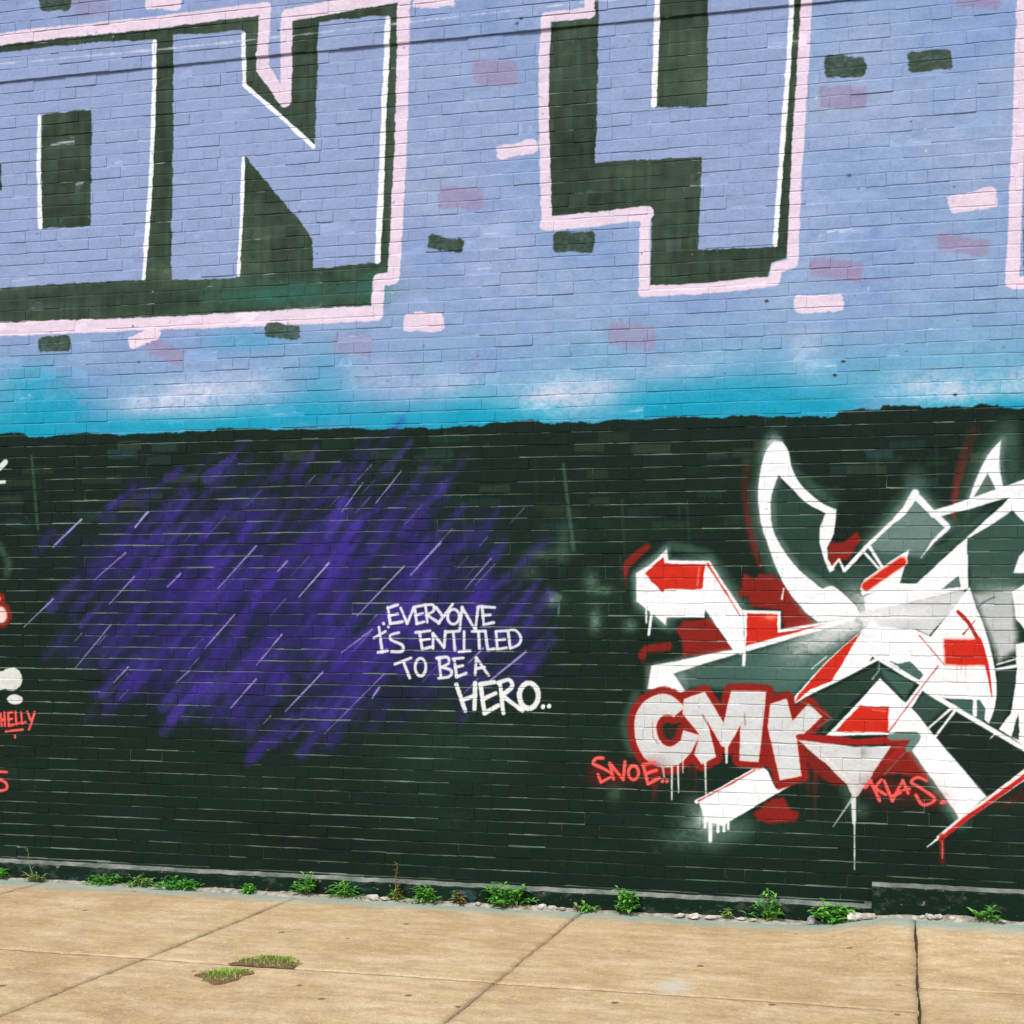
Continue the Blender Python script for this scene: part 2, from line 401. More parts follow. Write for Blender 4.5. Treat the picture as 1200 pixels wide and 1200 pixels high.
def paint_words():
    tx = c8(232, 234, 240)
    L = [[(185, 100), (125, 120)], [(125, 115), (142, 215)], [(142, 215), (215, 203)], [(135, 165), (188, 155)], [(205, 120), (245, 214)], [(245, 214), (282, 122)], [(290, 118), (304, 215)], [(304, 215), (348, 203)], [(286, 113), (348, 102)], [(296, 163), (340, 152)],
         [(356, 105), (368, 205)], [(352, 102), (402, 100), (404, 138), (362, 160)], [(362, 160), (440, 210)], [(420, 115), (458, 165)], [(522, 96), (436, 212)], ('o', 527, 172, 36, 46), [(566, 250), (580, 116)], [(580, 116), (662, 254)], [(662, 254), (678, 112)],
         [(702, 110), (712, 220)], [(712, 220), (772, 208)], [(688, 110), (780, 116)], [(706, 165), (752, 160)], [(100, 213), (102, 217)], [(128, 232), (130, 235)],
         [(72, 235), (92, 388)], [(65, 390), (122, 380)], [(40, 302), (112, 262)], [(192, 270), (142, 285), (148, 315), (214, 345), (212, 384), (150, 386)], [(320, 266), (336, 370)], [(336, 370), (402, 355)], [(296, 268), (384, 258)], [(326, 316), (382, 308)],
         [(402, 366), (402, 275)], [(402, 275), (470, 360)], [(470, 360), (478, 262)], [(478, 266), (562, 260)], [(526, 265), (536, 376)], [(592, 262), (592, 382)], [(562, 386), (630, 380)], [(640, 262), (722, 260)], [(680, 262), (686, 366)], [(722, 262), (738, 376)], [(738, 376), (782, 368)],
         [(788, 265), (796, 372)], [(796, 372), (852, 362)], [(786, 262), (850, 258)], [(790, 316), (842, 310)], [(862, 262), (874, 366)], [(852, 258), (905, 255), (938, 295), (928, 340), (874, 366)],
         [(170, 462), (268, 424)], [(222, 448), (260, 546)], ('o', 326, 480, 33, 54), [(438, 424), (450, 546)], [(424, 426), (492, 420), (496, 458), (450, 480)], [(450, 480), (512, 500), (502, 538), (436, 548)], [(532, 432), (546, 540)], [(546, 540), (604, 518)], [(524, 430), (588, 424)], [(538, 482), (584, 470)],
         [(660, 526), (668, 424)], [(668, 424), (742, 530)], [(664, 490), (718, 480)]]
    letters(430, 690, 5.217, L, 3.6, tx, alpha=.97, soft=.8, rough=.25)
    H = [[(545, 588), (600, 746)], [(660, 578), (656, 740)], [(585, 680), (660, 655)], [(692, 588), (718, 762)], [(718, 762), (802, 715)], [(690, 585), (776, 572)], [(706, 676), (784, 640)], [(812, 580), (832, 762)], [(800, 576), (866, 558), (886, 600), (822, 652)], [(822, 652), (948, 746)]]
    letters(430, 690, 5.217, H, 5.2, c8(238, 242, 240), alpha=.98, soft=.9, rough=.3)
    letters(430, 690, 5.217, [('o', 988, 655, 58, 78)], 6.2, c8(238, 242, 240), alpha=.98, soft=.9, rough=.3)
    letters(430, 690, 5.217, [[(1074, 724), (1076, 720)], [(1111, 720), (1113, 717)]], 5, c8(238, 242, 240))
    # scraps of the neighbouring piece
    stroke([(-22, 568), (6, 542)], 6.5, c8(214, 234, 226), soft=1)
    stroke([(-20, 566), (5, 565)], 4.5, c8(214, 228, 220), soft=1)
    for q in ((2, 721, 10, 13), (0, 702, 4, 5)):
        poly(ell(*q), DRED, .95, 3, .5, grow=2)
        poly(ell(q[0] - 1, q[1], q[2] - 3, q[3] - 3), c8(250, 214, 208), 1, 2, .4)
    poly(ell(13, 796, 13, 14) , c8(222, 226, 222), 1, 1, .5)
    poly([(-60, 790), (4, 787), (10, 806), (-6, 811), (-60, 815)], c8(222, 226, 222), 1, 1, .5)
    poly(ell(17, 820, 9, 6), c8(222, 226, 222), 1, 1, .4)
    for x, y, rx, ry in ((12, 845, 30, 10), (2, 915, 10, 12)):
        spray(x, y, rx, ry, c8(90, 20, 18), .6)
    letters(0, 680, 4.6, [[(3, 722), (8, 786)], [(22, 712), (26, 786)], [(6, 756), (24, 750)], [(42, 715), (47, 786)], [(42, 715), (66, 712)], [(44, 750), (64, 748)], [(47, 786), (72, 780)], [(82, 710), (87, 776)], [(87, 776), (106, 770)], [(112, 712), (117, 772)], [(117, 772), (137, 766)],
                          [(146, 710), (162, 752)], [(186, 712), (156, 806)], [(30, 816), (122, 806)], [(78, 836), (80, 848)]], 2.9, SALM, soft=.8, rough=.2)
    stroke([(8, 905), (-3, 905), (-5, 912), (6, 917), (7, 925), (-6, 927)], 3.4, SALM, soft=.8, curve=True)
    stroke([(0, 640), (10, 660), (8, 672)], 9, c8(92, 120, 106), .45, 4)


def paint_piece():
    halo = c8(96, 130, 118)
    for pts, w in (([(900, 520), (884, 580), (888, 630), (915, 695), (955, 740)], 16), ([(905, 520), (932, 556), (975, 592)], 14), ([(1015, 640), (1070, 575), (1115, 615)], 20), ([(1072, 560), (1074, 585)], 24), ([(1135, 590), (1150, 545), (1180, 505)], 26), ([(1185, 520), (1186, 560), (1300, 560)], 20),
                   ([(745, 675), (785, 640), (832, 652), (880, 718)], 12), ([(745, 680), (748, 712), (785, 735)], 14), ([(1068, 880), (1125, 965)], 16), ([(815, 945), (835, 985), (870, 970)], 26), ([(740, 880), (732, 850), (745, 815)], 12), ([(1150, 640), (1190, 640)], 70), ([(985, 690), (1010, 700)], 40),
                   ([(985, 905), (1002, 950), (1010, 950)], 16), ([(1090, 900), (1115, 945)], 20)):
        stroke(pts, w, halo, .42, w * .42, .6)
    spray(832, 968, 26, 16, c8(150, 176, 164), .6)
    # darker filled fields of the piece
    poly([(785, 792), (870, 768), (985, 735), (1012, 732), (960, 785), (930, 815), (880, 808), (805, 806)], TGRN, .9, 4, 1)
    poly([(905, 585), (915, 565), (965, 604), (962, 650), (985, 672), (1040, 640), (1070, 592), (1106, 618), (1075, 655), (1062, 650), (1010, 686), (1004, 715), (965, 688), (930, 660), (908, 620)], c8(46, 76, 66), .75, 3, 1)
    poly([(1020, 640), (1070, 590), (1106, 618), (1076, 652), (1060, 650), (1033, 664)], c8(66, 102, 98), .8, 3, 1)
    poly([(1062, 650), (1100, 640), (1170, 590), (1110, 648), (1074, 684), (1056, 682)], c8(50, 80, 68), .85, 2, 1)
    poly([(1135, 632), (1175, 600), (1260, 620), (1260, 700), (1190, 690), (1138, 692)], c8(54, 86, 76), .9, 2, 1)
    spray(940, 790, 40, 14, c8(84, 130, 118), .5, .2)
    # brick red patches under the white
    R1 = dict(alpha=.93, soft=2.2, rough=1.6)
    stroke([(757, 642), (736, 660), (733, 672)], 10, DRED, .85, 2.2, .8, 8, True)
    stroke([(733, 668), (733, 690)], 7, DRED, .7, 2.2, .6, 3, fade=.6)
    poly([(868, 682), (872, 672), (884, 678), (890, 672), (906, 672), (920, 686), (940, 714), (958, 734), (918, 740), (914, 716), (880, 712), (876, 700), (866, 700)], DRED, curve=False, **R1)
    poly([(790, 738), (800, 728), (832, 726), (862, 764), (800, 769), (798, 750)], DRED, **R1)
    stroke([(752, 768), (756, 762), (782, 757)], 10, DRED, .85, 2.4, .8)
    stroke([(753, 766), (755, 784)], 8, DRED, .6, 2.4, .8, 4, fade=.7)
    stroke([(890, 664), (878, 620), (873, 580), (875, 548)], 5, DRED, .75, 3.5, .8, 12, True, fade=.7)
    stroke([(1117, 606), (1120, 570), (1128, 540), (1140, 506)], 5, c8(150, 46, 38), .85, 3, .8, 15, True, fade=.75)
    poly([(968, 648), (974, 636), (988, 634), (1004, 622), (1008, 632), (994, 656), (984, 660), (974, 664)], DRED, **R1)
    poly([(884, 954), (903, 936), (918, 934), (924, 946), (936, 952), (934, 962), (906, 966), (888, 962)], DRED, **R1)
    poly([(932, 864), (985, 905), (998, 922), (975, 920), (948, 902), (938, 888)], DRED, alpha=.85, soft=4, rough=1.6)
    poly([(1044, 866), (1058, 864), (1090, 916), (1052, 908), (1014, 914), (1028, 888)], DRED, **R1)
    for x, y0, y1 in ((955, 905, 960), (947, 900, 935), (765, 905, 942), (768, 910, 935), (815, 890, 925), (808, 895, 912)):
        stroke([(x, y0), (x, y1)], 6, DRED, .6, 2, .5, 3, fade=.7)
    # grey fade in the middle
    g = c8(212, 216, 217)
    poly([(1008, 718), (1128, 692), (1132, 697), (1088, 746), (1075, 738), (1012, 734)], g, 1, 1.2, .4)
    spray(990, 735, 62, 11, g, .95, .28)
    spray(965, 752, 46, 14, c8(190, 198, 195), .7, .5)
    spray(1010, 705, 22, 16, c8(200, 206, 204), .75, -.6)
    poly([(1140, 696), (1188, 690), (1192, 762), (1170, 776), (1155, 738)], g, .9, 6, 1)
    spray(1165, 695, 30, 16, c8(150, 170, 162), .6)
    stroke([(1146, 712), (1152, 706), (1165, 700)], 2, c8(90, 110, 104), .8)
    W = dict(col=WHITE, soft=1.1, rough=.35)
    for q in ([(745, 672), (781, 644), (783, 657), (831, 658), (872, 718), (873, 762), (826, 716), (780, 726), (778, 732), (745, 705)],
              [(912, 516), (896, 530), (889, 575), (892, 612), (908, 660), (940, 714), (960, 728), (975, 690), (935, 667), (907, 625), (904, 580), (914, 556)],
              [(1060, 824), (1156, 934), (1124, 960), (1068, 880), (1078, 867)], [(1134, 588), (1160, 530), (1174, 515), (1172, 545), (1178, 578)], [(1015, 641), (1072, 576), (1112, 617), (1080, 650)],
              [(760, 782), (800, 774), (866, 763), (800, 785), (803, 812), (758, 808)]):
        poly(q, c8(150, 172, 164), .5, 4.5, .6, grow=3.5)
    # large horn
    spray(908, 528, 9, 17, WHITE, .95, .15)
    poly(smooth([(908, 518), (899, 526), (892, 545), (888, 575), (890, 605), (897, 632), (907, 660), (920, 688), (940, 714), (958, 729)], 4) + [(985, 727), (1008, 722)] + smooth([(1003, 711), (988, 696), (975, 687), (964, 690)], 4) + smooth([(960, 688), (935, 667), (918, 645), (907, 625), (903, 605), (904, 580), (912, 557)], 4)
         + smooth([(913, 558), (928, 574), (948, 592), (968, 602)], 3) + [(980, 597)] + smooth([(978, 597), (960, 588), (940, 570), (928, 550), (924, 530), (916, 518)], 4), **W)
    poly([(967, 602), (980, 597), (979, 612), (977, 626), (969, 642), (970, 656), (977, 668), (972, 671), (965, 655), (960, 636), (960, 618)], **W)
    stroke([(973, 668), (983, 656), (989, 669)], 3.2, **W)
    stroke([(989, 669), (1015, 641), (1040, 617), (1060, 600)], 4.5, **W)
    stroke([(1050, 608), (1061, 597), (1072, 578)], 6, w2=9, **W)
    stroke([(1072, 580), (1090, 599), (1110, 617)], 7.5, w2=7, **W)
    stroke([(1110, 619), (1094, 634), (1079, 654)], 6, w2=1, **W)
    stroke([(1018, 640), (1033, 664)], 4.5, w2=3.4, **W)
    stroke([(1012, 647), (1029, 666)], 3, w2=3, **W)
    # wing to the right
    stroke([(1094, 603), (1135, 591), (1175, 578), (1215, 566)], 9, w2=16, **W)
    poly([(1074, 684), (1110, 650), (1150, 614), (1172, 594), (1196, 570), (1260, 566), (1260, 640), (1200, 612), (1186, 599), (1160, 616), (1134, 632), (1132, 660), (1134, 690), (1090, 700), (1050, 700)], **W)
    poly(smooth([(1134, 588), (1146, 556), (1160, 530), (1174, 515)], 4) + smooth([(1173, 516), (1171, 545), (1177, 579)], 4) + [(1169, 579), (1157, 555), (1139, 586)], **W)
    poly([(1187, 672), (1194, 652), (1212, 634), (1262, 610), (1262, 680), (1210, 672)], **W)
    poly([(1186, 694), (1200, 685), (1262, 690), (1262, 740), (1200, 738), (1190, 726)], **W)
    poly([(1190, 755), (1262, 740), (1262, 890), (1200, 876), (1182, 862), (1170, 855), (1184, 836), (1190, 800)], **W)
    # body below
    poly([(1008, 690), (1012, 680), (1040, 660), (1066, 643), (1054, 684), (1074, 684), (1134, 650), (1134, 690), (1080, 703), (1014, 717), (1012, 700), (1024, 694), (1010, 698)], **W)
    poly([(1103, 691), (1123, 675), (1125, 688)], c8(92, 116, 110), soft=.8)
    poly([(1022, 727), (1030, 734), (1072, 738), (1090, 746), (1128, 698), (1136, 688)] + smooth([(1143, 710), (1155, 740), (1164, 775), (1168, 805), (1165, 832), (1158, 850)], 4) + [(1153, 848), (1154, 830), (1148, 821), (1106, 819), (1084, 808), (1076, 798), (1034, 774), (1000, 770), (1006, 745)], **W)
    poly([(1012, 737), (980, 764), (952, 792), (929, 819), (930, 826), (950, 814), (982, 799), (1030, 774), (1060, 760), (1040, 736)], **W)
    spray(1006, 724, 40, 12, WHITE, .75, .25)
    spray(1050, 722, 44, 10, WHITE, .35, .15)
    spray(960, 748, 40, 12, c8(205, 212, 210), .55, .45)
    stroke([(968, 770), (951, 784)], 1.6, c8(225, 230, 228), .8)
    poly([(1009, 741), (986, 760), (958, 788), (936, 814), (931, 824), (950, 808), (974, 799), (990, 772)], RED, soft=.8, rough=.4)
    poly([(1040, 774), (1052, 778), (1066, 775), (1081, 791), (1077, 797), (1058, 786)], TGRN, soft=.8)
    poly([(1016, 778), (1022, 769), (1026, 772)], TGRN, soft=.8)
    # dark fields cut by white lines
    poly([(1030, 780), (1073, 801), (1060, 822), (1031, 795), (990, 830), (966, 858), (946, 820)], c8(36, 60, 50), soft=1)
    poly([(1032, 782), (1072, 802), (1060, 820), (1034, 792)], c8(66, 100, 92), .8, 1.5)
    stroke([(1030, 776), (1030, 786), (1022, 796)], 1.6, c8(200, 212, 206), .7)
    stroke([(1031, 774), (1078, 801)], 4.5, **W)
    poly([(1031, 795), (1000, 829), (967, 863), (1046, 861), (1062, 842), (1072, 836), (1060, 823)], **W)
    stroke([(1103, 778), (1080, 806), (1055, 840)], 9, **W)
    poly([(1082, 808), (1110, 824), (1150, 842), (1205, 884), (1205, 905), (1156, 933), (1096, 864), (1069, 830)], c8(22, 38, 32), soft=1)
    poly([(1082, 812), (1112, 826), (1086, 850), (1069, 830)], c8(60, 92, 82), .7, 3)
    poly([(1112, 820), (1147, 821), (1154, 832), (1151, 848), (1125, 834)], c8(70, 104, 96), .9, 1)
    stroke([(1142, 820), (1142, 838)], 4.5, **W)
    poly([(1060, 824), (1072, 834), (1096, 864), (1156, 934), (1124, 960), (1118, 950), (1068, 880), (1078, 867), (1074, 858), (1042, 858)], **W)
    stroke([(1084, 809), (1130, 837), (1205, 881)], 5.5, **W)
    stroke([(1114, 831), (1086, 855)], 3, **W)
    stroke([(1119, 833), (1096, 863)], 3.4, **W)
    stroke([(1168, 858), (1160, 866)], 2.4, w2=1, **W)
    poly(smooth([(1169, 800), (1168, 825), (1160, 846), (1168, 853), (1178, 838), (1186, 818), (1190, 790), (1190, 776), (1169, 786)], 2), c8(36, 58, 50), soft=.9)
    stroke([(1168, 779), (1205, 768)], 2, **W)
    stroke([(1167, 785), (1205, 778)], 3.4, **W)
    poly([(1193, 835), (1194, 868), (1186, 864)], c8(40, 60, 54), soft=.8)
    # red details
    pk = c8(250, 178, 170)
    stroke([(1015, 687), (1057, 658)], 12.5, pk, soft=.9, rough=.3)
    stroke([(1015, 687), (1056, 659)], 9.5, RED, soft=.9, rough=.4)
    poly([(1106, 749), (1144, 749), (1153, 768), (1158, 781), (1106, 780)], pk, soft=1, grow=1)
    poly([(1107, 750), (1143, 750), (1152, 768), (1157, 780), (1107, 779)], RED, soft=.8)
    stroke([(1122, 717), (1135, 731), (1146, 750)], 4, c8(176, 30, 28), w2=5, soft=.7, curve=True)
    stroke([(1146, 750), (1156, 780), (1162, 817)], 7, c8(206, 36, 30), w2=1.5, soft=.8, curve=True)
    stroke([(1128, 744), (1142, 728)], 1.6, c8(150, 50, 46), soft=.6)
    for x in (1121, 1126, 1131):
        stroke([(x, 781), (x, rng.uniform(792, 810))], 1.1, c8(232, 170, 164), .8, .6, fade=.6)
    th = c8(196, 108, 106)
    stroke([(1077, 745), (1106, 779)], 1.6, th, .9, .6)
    stroke([(1099, 781), (1078, 808), (1041, 858)], 1.6, th, .9, .6)
    poly([(1008, 827), (1041, 829), (1040, 858), (977, 858)], RED, soft=.9)
    stroke([(1022, 832), (1038, 834)], 2, c8(250, 160, 150), .6, 1)
    # arrow on the left
    poly([(745, 672), (764, 660), (781, 644), (783, 657), (831, 658), (870, 716), (873, 762), (868, 768), (858, 762), (826, 714), (825, 724), (781, 724), (780, 733), (765, 720), (745, 705)], **W)
    poly([(755, 672), (777, 654), (778, 661), (826, 662), (823, 690), (778, 691), (777, 696)], RED, soft=.7, rough=.6)
    stroke([(819, 666), (817, 686)], 3, c8(250, 120, 100), .7, 1.2)
    stroke([(829, 662), (850, 694), (867, 722)], 3, c8(220, 70, 60), .9, .7, w2=1.2)
    poly([(870, 715), (915, 716), (915, 737), (990, 726), (992, 730), (873, 764)], **W)
    poly([(875, 719), (911, 720), (911, 742), (984, 729), (940, 742), (874, 758)], RED, soft=.7, rough=.5)
    spray(902, 724, 8, 3, c8(250, 150, 130), .7)
    stroke([(800, 776), (862, 763), (930, 744), (1000, 725)], 5, w2=4, **W)
    poly([(763, 780), (800, 774), (866, 761), (866, 766), (812, 782), (789, 790), (804, 812), (758, 808)], **W)
    for x, y0, x1, y1, w in ((757, 708, 757, 730, 2.2), (764, 712, 760, 744, 3), (872, 760, 871, 780, 3.4), (918, 690, 916, 702, 2)):
        stroke([(x, y0), (x1, y1)], w, **W)
    # lower white bar with runs
    poly([(819, 941), (860, 918), (894, 899), (900, 904), (909, 925), (926, 921), (880, 948), (856, 962), (846, 968), (826, 962)], **W)
    spray(832, 958, 14, 10, WHITE, .8)
    for x, y1, w in ((832, 986, 4.5), (841, 975, 3), (848, 974, 3), (853, 972, 2.4), (826, 970, 3)):
        stroke([(x, 950), (x, y1)], w, **W)
    stroke([(816, 940), (850, 922), (892, 898)], 5, WHITE, 1, .7)
    stroke([(818, 939), (852, 921), (884, 903)], 2, c8(196, 66, 66), .9, .7)
    # long line, lower right
    stroke([(1086, 993), (1095, 986), (1108, 975)], 1, WHITE, w2=5, soft=.9)
    stroke([(1100, 982), (1130, 959), (1205, 905), (1300, 838)], 6, w2=15, col=c8(252, 236, 232), soft=.8)
    stroke([(1102, 984), (1130, 961), (1205, 907), (1300, 840)], 5, c8(196, 34, 32), soft=.8)
    stroke([(1103, 980), (1104, 1012)], 6, c8(160, 26, 24), .8, 1.6, fade=.5)
    stroke([(1104, 985), (1104, 1006)], 1.6, c8(230, 120, 110), .8)
    spray(1190, 935, 26, 7, c8(110, 24, 22), .5, .6)
    # three big silver letters with a red surround
    C = smooth([(801, 829), (786, 816), (770, 815), (753, 825), (744, 845), (746, 870), (757, 890), (775, 899), (795, 895), (810, 880)], 4) + [(819, 862), (801, 857)] + smooth([(798, 868), (786, 876), (773, 870), (768, 853), (773, 841), (783, 837), (789, 840)], 3)
    M = [(802, 820), (825, 812), (848, 849), (857, 810), (897, 811), (888, 893), (867, 891), (868, 848), (852, 876), (846, 874), (827, 842), (838, 887), (822, 895), (814, 884), (820, 861), (800, 836)]
    K = [(903, 826), (921, 820), (928, 847), (947, 826), (962, 840), (933, 868), (938, 909), (914, 914), (900, 852)]
    for q in (C, M, K):
        poly(q, DRED, .97, 1.6, .9, grow=9)
    poly([(880, 890), (905, 905), (912, 925), (935, 918), (940, 880), (900, 860)], DRED, .95, 1.6, .9)
    spray(783, 857, 9, 9, c8(60, 40, 32), .75)
    for q in (C, M, K):
        poly(q, c8(250, 190, 184), 1, .9, .3, grow=.9)
        poly(q, CHR, 1, .7, .3)
    stroke([(766, 846), (767, 862), (774, 870)], 1.8, c8(250, 214, 208), .8, .6)
    stroke([(764, 846), (765, 864), (771, 872)], 1.0, c8(150, 60, 56), .8, .6)
    stroke([(823, 838), (829, 850)], 2, c8(120, 90, 90), .6)
    stroke([(872, 836), (873, 850)], 2, c8(150, 120, 120), .6)
    poly([(935, 866), (1002, 876), (1043, 875), (1022, 908), (1006, 932), (1000, 936), (992, 920), (966, 894), (945, 878)], CHR, soft=1.0)
    spray(1012, 882, 5, 6, c8(150, 156, 156), .7)
    stroke([(936, 864), (1005, 870), (1062, 866)], 8, c8(158, 30, 27), soft=1, rough=.8)
    stroke([(1060, 867), (1050, 886), (1042, 892)], 9, c8(158, 30, 27), soft=1.2, rough=.8)
    stroke([(1044, 864), (1074, 863), (1072, 868), (1064, 878)], 8, c8(104, 136, 130), .95, 1.2, .5)
    stroke([(1062, 880), (1036, 908)], 2, c8(120, 110, 96), .7, 1)
    stroke([(938, 822), (960, 832), (974, 842), (958, 852)], 2, c8(110, 120, 106), .6, 1)
    stroke([(936, 868), (965, 886), (995, 915)], 1.8, c8(250, 226, 220), .9)
    for x, y0, x1, y1, w in ((776, 898, 778, 911, 3), (787, 897, 787, 937, 2.4), (794, 896, 795, 929, 2.2), (800, 890, 800, 906, 1.6), (826, 890, 827, 934, 2.8), (851, 876, 851, 894, 4), (1000, 925, 1001, 962, 5), (1001, 950, 1001, 1019, 2.2), (998, 935, 999, 965, 2)):
        stroke([(x, y0), (x1, y1)], w, c8(226, 230, 226), .95, .7, .2, w * .7)
    stroke([(1000, 934), (976, 969)], 2.6, c8(196, 208, 200), .85, .9, .2, 1)
    # small signatures
    for x, y, rx, ry in ((700, 905, 12, 16), (725, 907, 14, 14), (760, 905, 22, 14), (1030, 925, 20, 14), (1060, 928, 30, 14), (1090, 938, 18, 10)):
        spray(x, y, rx, ry, c8(116, 22, 20), .7)
    letters(680, 780, 6.0, [[(158, 652), (110, 654), (88, 690), (130, 712), (186, 740), (222, 775), (142, 822)], [(142, 822), (124, 768)], [(232, 800), (206, 690)], [(206, 690), (300, 802)], [(300, 802), (312, 678)], ('o', 372, 755, 36, 50), [(440, 698), (474, 834)], [(474, 834), (552, 792)], [(436, 700), (522, 682)], [(456, 764), (534, 736)],
                            [(574, 816), (578, 814)], [(606, 816), (609, 814)]], 3.8, SALM, soft=.8, rough=.25)
    letters(1000, 800, 6.0, [[(116, 690), (184, 832)], [(82, 742), (118, 694)], [(196, 682), (148, 742)], [(148, 742), (226, 790)], [(214, 690), (272, 832)], [(272, 832), (346, 690)], [(346, 690), (384, 780)], [(268, 800), (330, 776)], [(322, 760), (392, 748)], [(512, 692), (452, 668), (404, 702), (470, 742), (572, 822), (488, 862), (438, 792)],
                            [(616, 846), (640, 840)]], 3.7, SALM, soft=.8, rough=.25)


def paint_wear():
    # loose flecks, chips and thin runs
    for _ in range(240):
        x = rng.uniform(-400, 1600); y = rng.uniform(-20, 480)
        spray(x, y, rng.uniform(.6, 2.0), rng.uniform(.5, 1.4), [c8(60, 76, 110), c8(235, 235, 245), c8(90, 110, 160)][rng.integers(3)], rng.uniform(.3, .9))
    for x, y in ((231, 356), (611, 23), (606, 29), (898, 353), (988, 424), (978, 440), (1119, 463), (995, 206)):
        spray(x, y, 2.4, 1.6, c8(30, 36, 46), .9)
    for _ in range(120):
        x = rng.uniform(-400, 1600); y = rng.uniform(520, 1040)
        spray(x, y, rng.uniform(.6, 2.2), rng.uniform(.5, 1.6), [c8(90, 110, 98), c8(60, 96, 90), c8(10, 18, 15)][rng.integers(3)], rng.uniform(.2, .7))
    stroke([(0, 76), (190, 59), (360, 41), (560, 18), (740, -2)], 1.6, c8(236, 236, 244), .55, .8, .9)


for fn in (paint_base, paint_letters, paint_dark, paint_purple, paint_words, paint_piece, paint_wear):
    fn()
lin = np.clip(CV, 0, 1)
lin = np.where(lin <= 0.04045, lin / 12.92, ((lin + 0.055) / 1.055) ** 2.4)
lin *= 0.82
srgb = np.where(lin <= 0.0031308, lin * 12.92, 1.055 * np.power(lin, 1 / 2.4) - 0.055)
rgba = np.ones((TH, TW, 4), np.float32)
rgba[..., :3] = srgb
img = bpy.data.images.new('mural_paint', TW, TH, alpha=False)
img.pixels.foreach_set(rgba.ravel())
img.update()
img.pack()
del CV, lin, srgb, rgba, N_BIG, N_MID, N_FIN


# ------------------------------------------------------------------ materials
class NT:
    def __init__(self, name):
        self.m = bpy.data.materials.new(name)
        self.m.use_nodes = True
        self.t = self.m.node_tree
        self.b = self.t.nodes['Principled BSDF']

    def n(self, typ, **k):
        o = self.t.nodes.new(typ)
        for a, v in k.items():
            setattr(o, a, v)
        return o

    def l(self, a, b):
        self.t.links.new(a, b)

    def noise(self, vec, scale, detail=4, rough=.55):
        o = self.n('ShaderNodeTexNoise')
        o.inputs['Scale'].default_value = scale
        o.inputs['Detail'].default_value = detail
        o.inputs['Roughness'].default_value = rough
        if vec is not None:
            self.l(vec, o.inputs['Vector'])
        return o.outputs['Fac']

    def ramp(self, fac, stops):
        o = self.n('ShaderNodeValToRGB')
        e = o.color_ramp.elements
        while len(e) < len(stops):
            e.new(.5)
        for i, (p, c) in enumerate(stops):
            e[i].position = p
            e[i].color = (c, c, c, 1) if isinstance(c, (int, float)) else (*c, 1)
        self.l(fac, o.inputs[0])
        return o.outputs[0]

    def mix(self, f, a, b, mode='MIX'):
        o = self.n('ShaderNodeMix', data_type='RGBA', blend_type=mode)
        for s, v in ((o.inputs[0], f), (o.inputs[6], a), (o.inputs[7], b)):
            if isinstance(v, (int, float)):
                s.default_value = v
            elif isinstance(v, tuple):
                s.default_value = (*v, 1)
            else:
                self.l(v, s)
        return o.outputs[2]

    def math(self, op, a, b=None):
        o = self.n('ShaderNodeMath', operation=op)
        for s, v in zip(o.inputs, (a, b)):
            if v is None:
                continue
            if isinstance(v, (int, float)):
                s.default_value = v
            else:
                self.l(v, s)
        return o.outputs[0]

    def pos(self, sx=1, sy=1, sz=1):
        g = self.n('ShaderNodeNewGeometry')
        if (sx, sy, sz) == (1, 1, 1):
            return g.outputs['Position']
        v = self.n('ShaderNodeVectorMath', operation='MULTIPLY')
        self.l(g.outputs['Position'], v.inputs[0])
        v.inputs[1].default_value = (sx, sy, sz)
        return v.outputs[0]

    def bump(self, h, strength, dist):
        o = self.n('ShaderNodeBump')
        o.inputs['Strength'].default_value = strength
        o.inputs['Distance'].default_value = dist
        self.l(h, o.inputs['Height'])
        self.l(o.outputs[0], self.b.inputs['Normal'])


def paint_colour(t):
    g = t.n('ShaderNodeNewGeometry')
    s = t.n('ShaderNodeSeparateXYZ')
    t.l(g.outputs['Position'], s.inputs[0])
    u = t.math('DIVIDE', t.math('SUBTRACT', s.outputs[0], TX0), TX1 - TX0)
    v = t.math('DIVIDE', s.outputs[2], TZ1)
    c = t.n('ShaderNodeCombineXYZ')
    t.l(u, c.inputs[0]); t.l(v, c.inputs[1])
    im = t.n('ShaderNodeTexImage', image=img, interpolation='Cubic', extension='EXTEND')
    t.l(c.outputs[0], im.inputs[0])
    return im.outputs[0], s


def mat_paint():
    t = NT('painted_brick')
    col, s = paint_colour(t)
    p = t.pos()
    col = t.mix(1.0, col, t.ramp(t.noise(p, 45, 5, .65), [(.3, 1.0), (.8, .80)]), 'MULTIPLY')
    col = t.mix(1.0, col, t.ramp(t.noise(t.pos(1, 1, 3), 6, 4, .6), [(.3, .86), (.7, 1.0)]), 'MULTIPLY')
    t.l(col, t.b.inputs['Base Color'])
    t.l(t.ramp(t.noise(p, 20, 3), [(.2, .62), (.8, .85)]), t.b.inputs['Roughness'])
    t.b.inputs['Specular IOR Level'].default_value = .12
    h = t.math('ADD', t.noise(p, 70, 6, .65), t.math('MULTIPLY', t.noise(p, 14, 3), 1.2))
    t.bump(h, .45, .004)
    return t.m


